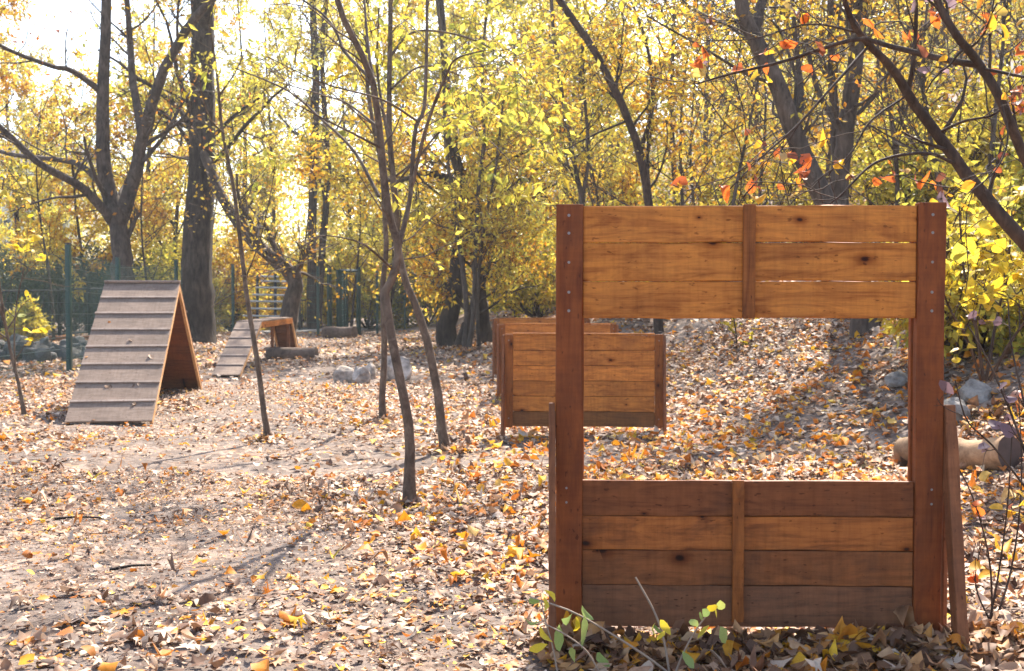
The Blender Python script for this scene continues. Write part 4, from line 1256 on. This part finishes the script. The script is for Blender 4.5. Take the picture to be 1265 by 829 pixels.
for i, (px, D) in enumerate(((0, 41), (40, 42.5), (85, 41.5), (120, 43), (165, 44))):
    bush(px, D, 1.6, 2.9, 'l_dark', 'dark evergreen shrub behind the black railing', 'evergreen shrubs behind the railing', 100 + i, 22, 8, .12)
for i, (px, D, h, m) in enumerate(((195, 46, 3.2, 'l_lime'), (235, 42, 3.0, 'l_lime'), (285, 44, 3.6, 'l_gold'), (320, 49, 3.8, 'l_lime'), (365, 50, 3.4, 'l_yel'), (420, 47, 4.0, 'l_lime'), (455, 46, 3.6, 'l_yel'), (490, 50, 4.2, 'l_lime'), (525, 47, 3.6, 'l_lime'), (30, 31, 1.1, 'l_lime'), (545, 52, 4.4, 'l_yel'))):
    bush(px, D, 2.0 if h > 2 else .5, h, m, 'broad yellow-green shrub growing beyond the mesh fence' if h > 2 else 'small yellow-green shrub beside the rubble bank', 'shrubs beyond the mesh fence' if h > 2 else None, 120 + i, 20, 13, .15)
for i, (px, D, h, m) in enumerate(((640, 38, 3.4, 'l_lime'), (665, 33, 2.2, 'l_lime'), (690, 44, 4.0, 'l_yel'), (615, 44, 3.4, 'l_yel'), (740, 36, 3.6, 'l_yel'))):
    bush(px, D, 1.8, h, m, 'yellow-green shrub in the woods behind the hurdles', 'shrubs in the woods behind the hurdles', 140 + i, 20, 12, .13)
for i, (px, D, h, m) in enumerate(((800, 26, 3.0, 'l_gold'), (850, 24, 2.6, 'l_yel'), (900, 27, 3.2, 'l_gold'), (960, 25, 2.8, 'l_yel'), (1000, 29, 3.4, 'l_gold'), (1080, 24, 2.8, 'l_yel'), (1120, 21, 2.4, 'l_lime'), (1165, 24, 3.0, 'l_gold'), (1215, 18, 2.2, 'l_lime'), (1260, 21, 2.6, 'l_yel'), (1240, 13.5, 1.5, 'l_lime'), (1330, 17, 2.4, 'l_yel'), (1205, 10.6, 1.25, 'l_yel'))):
    bush(px, D, 1.5 if D > 15 else .8, h, m, {'l_gold': 'golden shrub growing on the bank behind the window wall', 'l_yel': 'yellow shrub growing on the bank behind the window wall', 'l_lime': 'yellow-green shrub growing on the bank behind the window wall'}[m], 'shrubs on the bank, ' + {'l_gold': 'golden', 'l_yel': 'yellow', 'l_lime': 'yellow-green'}[m], 160 + i, 16, 10, .11)

# ------------------------------------------------------------------ woods
GL = 'trees in the woods beyond the mesh fence'
GR = 'trees in the woods on the bank'
LL = {'l_yel': 'yellow-leaved tree in the woods beyond the mesh fence', 'l_gold': 'golden-leaved tree in the woods beyond the mesh fence', 'l_lime': 'yellow-green tree in the woods beyond the mesh fence', 'l_org': 'orange-leaved tree beyond the mesh fence'}
LR = {'l_yel': 'yellow-leaved tree in the woods on the bank', 'l_gold': 'golden-leaved tree in the woods on the bank', 'l_lime': 'yellow-green tree in the woods on the bank'}
left = [(-50, 40, 12, .2, 'l_gold'), (20, 50, 11, .22, 'l_yel'), (103, 41, 8, .11, 'l_gold'), (70, 60, 12, .2, 'l_lime'), (190, 54, 15, .24, 'l_yel'), (222, 47, 12, .16, 'l_gold'), (300, 52, 15, .22, 'l_yel'), (335, 60, 16, .2, 'l_lime'),
        (430, 55, 15, .18, 'l_yel'), (455, 64, 16, .2, 'l_lime'), (500, 50, 14, .16, 'l_yel'), (525, 60, 16, .2, 'l_lime'), (560, 50, 14, .16, 'l_yel'), (610, 62, 16, .2, 'l_lime'), (640, 46, 13, .18, 'l_yel'), (660, 56, 15, .2, 'l_yel'), (700, 48, 14, .16, 'l_lime'), (585, 72, 18, .25, 'l_yel'), (400, 74, 18, .25, 'l_yel')]
for i, (px, D, h, r, m) in enumerate(left):
    wood_tree(px, D, h, r, m, LL[m], GL + ' with ' + m[2:] + ' leaves' if False else GL + (', golden ones' if m == 'l_gold' else ', yellow ones' if m == 'l_yel' else ', yellow-green ones'), 200 + i, nb=16, low=.14, leaves=20, size=.15)
right = [(735, 37, 11, .16, 'l_yel'), (765, 48, 13, .2, 'l_lime'), (845, 30, 10, .13, 'l_yel'), (880, 40, 12, .16, 'l_gold'), (935, 35, 10, .14, 'l_gold'), (975, 44, 12, .16, 'l_yel'), (1090, 30, 8, .12, 'l_gold'), (1130, 38, 10, .15, 'l_yel'), (1175, 30, 8, .13, 'l_gold'), (1250, 32, 9, .15, 'l_yel'), (1330, 24, 8, .14, 'l_yel'), (1040, 50, 11, .16, 'l_lime')]
for i, (px, D, h, r, m) in enumerate(right):
    wood_tree(px, D, h, r, m, LR[m], GR + (', golden ones' if m == 'l_gold' else ', yellow ones' if m == 'l_yel' else ', yellow-green ones'), 240 + i, nb=14, low=.18, leaves=9, size=.12, bark='bark_grey', lean=(-.05, 0))

for i, (px, D, h) in enumerate(((705, 30, 7), (745, 27, 6), (835, 22, 6.5), (870, 25, 6), (905, 19.5, 5.5), (945, 22, 6), (1000, 20, 6), (1095, 18, 5.5), (1125, 22, 6), (1160, 17, 5), (1195, 20, 5.5), (1235, 16, 5), (1280, 18, 6))):
    wood_tree(px, D, h, .06, 'l_gold', 'thin nearly bare young tree with fine twigs on the bank', 'bare young trees on the bank', 270 + i, nb=15, low=.12, leaves=1, size=.08, bark='bark_grey', spreadL=1.5, name='young_tree', sub=(6, 5), lean=(.06 * (-1) ** i, 0))
for i, (px, D, h) in enumerate(((60, 33, 7), (185, 39, 8), (268, 41, 7), (378, 47, 8), (440, 42, 8), (480, 40, 7), (520, 36, 7.5), (630, 34, 7), (660, 38, 8))):
    wood_tree(px, D, h, .07, 'l_yel', 'thin nearly bare young tree with fine twigs at the edge of the far woods', 'bare young trees by the far woods', 290 + i, nb=14, low=.15, leaves=2, size=.1, bark='bark_dark', spreadL=1.9, name='young_tree', sub=(6, 5))

# far wood as one mass
def far_woods():
    rng = np.random.default_rng(300)
    n = 1700
    px = rng.uniform(-250, 1500, n); D = rng.uniform(78, 105, n)
    x = (px - CX) / F_PX * D
    z = H(x, D)
    top = 12 + 4 * np.sin(x * .21) + 2.5 * np.sin(x * .53 + 1)
    c = np.stack([x, D, z + rng.uniform(0, 1, n) ** 1.2 * top], -1)
    idx = np.repeat(np.arange(n), 90)
    p = c[idx] + rng.standard_normal((len(idx), 3)) * np.array([1.1, 1.1, .8])
    ax = nrm(rng.standard_normal(p.shape) - np.array([0, 0, .4])); nor = nrm(np.cross(ax, rng.standard_normal(p.shape))); sd2 = np.cross(ax, nor)
    L = rng.uniform(.2, .42, len(idx))[:, None]
    V = np.stack([p, p + ax * L * .45 + sd2 * L * .3, p + ax * L, p + ax * L * .45 - sd2 * L * .3], 1).reshape(-1, 3)
    o = mesh_obj('far_woods', V, np.arange(len(V)).reshape(-1, 4), M['l_lime'])
    tag(o, 'distant mass of yellow-green autumn woodland behind everything', 'woods', kind='stuff')
far_woods()

# ------------------------------------------------------------------ leaf litter
def nz2(x, y, s):
    return (np.sin(x * s + 1.3) * np.sin(y * s * 1.13 + .7) + np.sin(x * s * 2.3 + y * s * 1.1 + 2.1) * .6 + np.sin(x * s * .6 - y * s * 1.7 + 4) * .7) / 2.3

def path_mask(x, y):
    """1 where the ground is trodden bare"""
    xc = -2.3 - .10 * (y - 5) + .5 * np.sin(y * .35)
    w = 1.25 + .04 * y
    m = np.exp(-((x - xc) / w) ** 2)
    return np.clip(m * (.8 + .75 * nz2(x, y, 1.4)), 0, 1)

def sample(rng, n, y0, y1, pw=1.0, margin=1.5):
    y = y0 + (y1 - y0) * rng.uniform(0, 1, n) ** pw
    x = rng.uniform(-1, 1, n) * (.50 * y + margin)
    return x, y

def litter():
    rng = np.random.default_rng(400)
    parts = []
    def add(n, y0, y1, smin, smax, kind, tilt, lift, curl, keep=1.0, pw=.6):
        x, y = sample(rng, n, y0, y1, pw)
        pm = path_mask(x, y)
        drift = np.clip(.5 + .55 * nz2(x + 7, y, .9) + .3 * nz2(x, y + 3, 2.6), 0, 1)
        ok = (rng.uniform(0, 1, n) > pm * keep) & (rng.uniform(0, 1, n) < .35 + .65 * drift)
        x, y = x[ok], y[ok]
        s = (smin + (smax - smin) * rng.uniform(0, 1, len(x)) ** 1.5) * (1 - .35 * pm[ok])
        z = H(x, y) + rng.uniform(0, 1, len(x)) ** 2 * lift + .004
        parts.append(scatter_leaves(rng, np.stack([x, y, z], -1), s, tilt, kind, 1.0, curl))
    add(48000, 3.2, 9.0, .025, .085, 'ovate', .18, .025, .36, .85)
    add(4000, 3.2, 9.0, .03, .09, 'ovate', .5, .03, .9, .85)
    add(5000, 3.2, 9.0, .05, .12, 'lobed', .2, .04, .38, .9)
    add(130000, 3.2, 9.0, .009, .032, 'chip', .35, .015, .5, .15)
    add(56000, 9.0, 18.0, .045, .115, 'ovate', .28, .05, .42, .8)
    add(60000, 9.0, 18.0, .02, .045, 'chip', .4, .02, .5, .15)
    add(70000, 18.0, 42.0, .09, .16, 'chip', .32, .06, .45, .4, .75)
    # heap drifted against the foot of the window wall
    n = 1500
    x = rng.uniform(.1, 1.95, n); y = 4.48 - np.abs(rng.normal(0, .16, n))
    z = H(x, y) + rng.uniform(0, 1, n) * .075 * np.exp(-((y - 4.45) / .22) ** 2) + .004
    dV, dF = scatter_leaves(rng, np.stack([x, y, z], -1), rng.uniform(.04, .095, n), .26, 'ovate', 1.15, .5)
    tag(mesh_obj('drifted_leaves', dV, dF, M['litter_heap'], smooth=True), 'drift of curled brown and orange leaves against the foot of the window wall', 'leaf litter', kind='stuff')
    # leaves gathered round the foot of each young tree
    for bx_, by_ in ((-.66, 7.6), (-.555, 10), (-1.335, 12.2), (-2.265, 10.9)):
        n = 90
        a = rng.uniform(0, 6.28, n); q = np.abs(rng.normal(0, .13, n)) + .02
        x = bx_ + np.cos(a) * q; y = by_ + np.sin(a) * q
        z = H(x, y) + .05 * np.exp(-(q / .12) ** 2) * rng.uniform(.3, 1, n) + .006
        parts.append(scatter_leaves(rng, np.stack([x, y, z], -1), rng.uniform(.04, .09, n), .45, 'ovate', 1.1, .5))
    V, F = join(parts)
    o = mesh_obj('leaf_litter', V, F, M['litter'], smooth=True)
    tag(o, 'thick carpet of small dry brown, pale and orange fallen leaves', 'leaf litter', kind='stuff')
litter()

def golden_litter():
    rng = np.random.default_rng(410)
    x = rng.uniform(-1.0, 6.5, 6500); y = rng.uniform(5.2, 17, 6500)
    w = np.exp(-((y - 9) / 4.5) ** 2) * np.clip((x + 1) / 1.5, 0, 1)
    ok = rng.uniform(0, 1, 6500) < w
    x, y = x[ok], y[ok]
    z = H(x, y) + rng.uniform(0, 1, len(x)) * .05 + .012
    V, F = scatter_leaves(rng, np.stack([x, y, z], -1), rng.uniform(.04, .10, len(x)), .35, 'ovate', 1.1, .5)
    x2 = rng.uniform(-9, 3, 420); y2 = rng.uniform(4, 24, 420)
    V2, F2 = scatter_leaves(rng, np.stack([x2, y2, H(x2, y2) + .03], -1), rng.uniform(.04, .09, 420), .35, 'ovate', 1.1, .5)
    V, F = join([(V, F), (V2, F2)])
    tag(mesh_obj('golden_leaf_litter', V, F, M['litter_gold'], smooth=True), 'fresh orange and yellow fallen leaves scattered over the brown leaf carpet', 'leaf litter', kind='stuff')
    n = 420
    x = rng.uniform(-1, 1, n); y = 3.8 + 9 * rng.uniform(0, 1, n); x = x * .5 * y
    a = rng.uniform(0, 6.28, n); L = rng.uniform(.04, .2, n)
    p0 = np.stack([x, y, H(x, y) + .015], -1); p2 = p0 + np.stack([np.cos(a) * L, np.sin(a) * L, rng.uniform(-.01, .02, n)], -1)
    p1 = (p0 + p2) / 2 + rng.standard_normal((n, 3)) * .008
    V, F = tubes(np.stack([p0, p1, p2], 1), np.outer(rng.uniform(.001, .0035, n), [1, .9, .6]), 4)
    tag(mesh_obj('twig_litter', V, F, M['twig_dark'], smooth=True), 'scatter of tiny broken twigs among the fallen leaves', 'twigs', kind='stuff')
golden_litter()

def big_leaves():
    rng = np.random.default_rng(500)
    mes = [leaf_mesh('ovate' if i % 3 else 'lobed', i + 20, M['litter_big'], .38, 1.1) for i in range(12)]
    n = 0
    while n < 278:
        if n < 75:
            x = rng.uniform(.2, 1.95); y = 4.42 - abs(rng.normal(0, .13)); lift = .045 * math.exp(-((y - 4.42) / .2) ** 2)
            s = rng.uniform(.07, .115)
        else:
            y = 3.9 + 6.5 * rng.uniform() ** 1.5; x = rng.uniform(-1, 1) * .46 * y; lift = .02
            if rng.uniform() < path_mask(x, y) * .7: continue
            s = rng.uniform(.06, .105)
        obj_from('leaf', mes[int(rng.integers(0, 12))], ground, (x, y, float(H(x, y)) + lift + .012), (rng.normal(0, .35), rng.normal(0, .35), rng.uniform(0, 6.28)), (s, s, s))
        n += 1
big_leaves()

def ramp_leaves():
    rng = np.random.default_rng(55)
    T = Matrix.Translation((-4.56, 14.5, 0)) @ Matrix.Rotation(math.radians(7.6), 4, 'Z')
    a = math.atan2(1.49, 2.1)
    for u, sx, n in ((.222, -.15, 3), (.222, .2, 2), (.095, .1, 2), (.42, -.2, 1), (.42, .3, 1), (.55, .1, 1), (.68, -.25, 1), (.75, .33, 1)):
        for _ in range(n):
            v = u + rng.normal(0, .006); x = sx + rng.normal(0, .1)
            p = T @ Vector((x, -2.1 + 2.1 * v, 1.49 * v - .02 + .008))
            s_ = rng.uniform(.06, .10)
            obj_from('leaf', leaf_mesh('ovate', 20 + int(rng.integers(0, 3)) * 3 + 1, M['litter_big'], .38, 1.1), ground, p, (a + rng.normal(0, .08), rng.normal(0, .08), rng.normal(0, .5)), (s_, s_, s_ * .6))
ramp_leaves()

# sticks lying on the earth
for (x0, y0, x1, y1, lab) in ((-1.95, 5.65, -1.78, 5.75, 'short dark stick on the bare path'), (-2.75, 7.0, -2.5, 7.1, 'thin dark twig on the path toward the A-frame')):
    a = np.array([x0, y0, float(H(x0, y0)) + .012]); b = np.array([x1, y1, float(H(x1, y1)) + .014])
    pth = spline(np.array([a, (a + b) / 2 + [0, .012, .006], b]), 8)
    V, F = tubes(pth[None], np.linspace(.009, .005, 8)[None], 7, .1, np.random.default_rng(1))
    tag(mesh_obj('stick', V, F, M['bark_dark'], None, a, True), lab, 'stick')

# ------------------------------------------------------------------ air
def haze():
    m, nt, out = new_mat('pale_air')
    v = N(nt, 'ShaderNodeVolumePrincipled')
    v.inputs['Color'].default_value = (0.97, 0.98, 1.0, 1)
    v.inputs['Density'].default_value = 0.0006
    v.inputs['Anisotropy'].default_value = 0.35
    nt.links.new(v.outputs[0], out.inputs['Volume'])
    o = board('haze', None, (360, 320, 42), m, (0, 115, 42 / 2 - 6.0), (0, 0, 0), 0)
    tag(o, 'thin pale sunlit haze filling the woods', 'haze', kind='stuff')
haze()
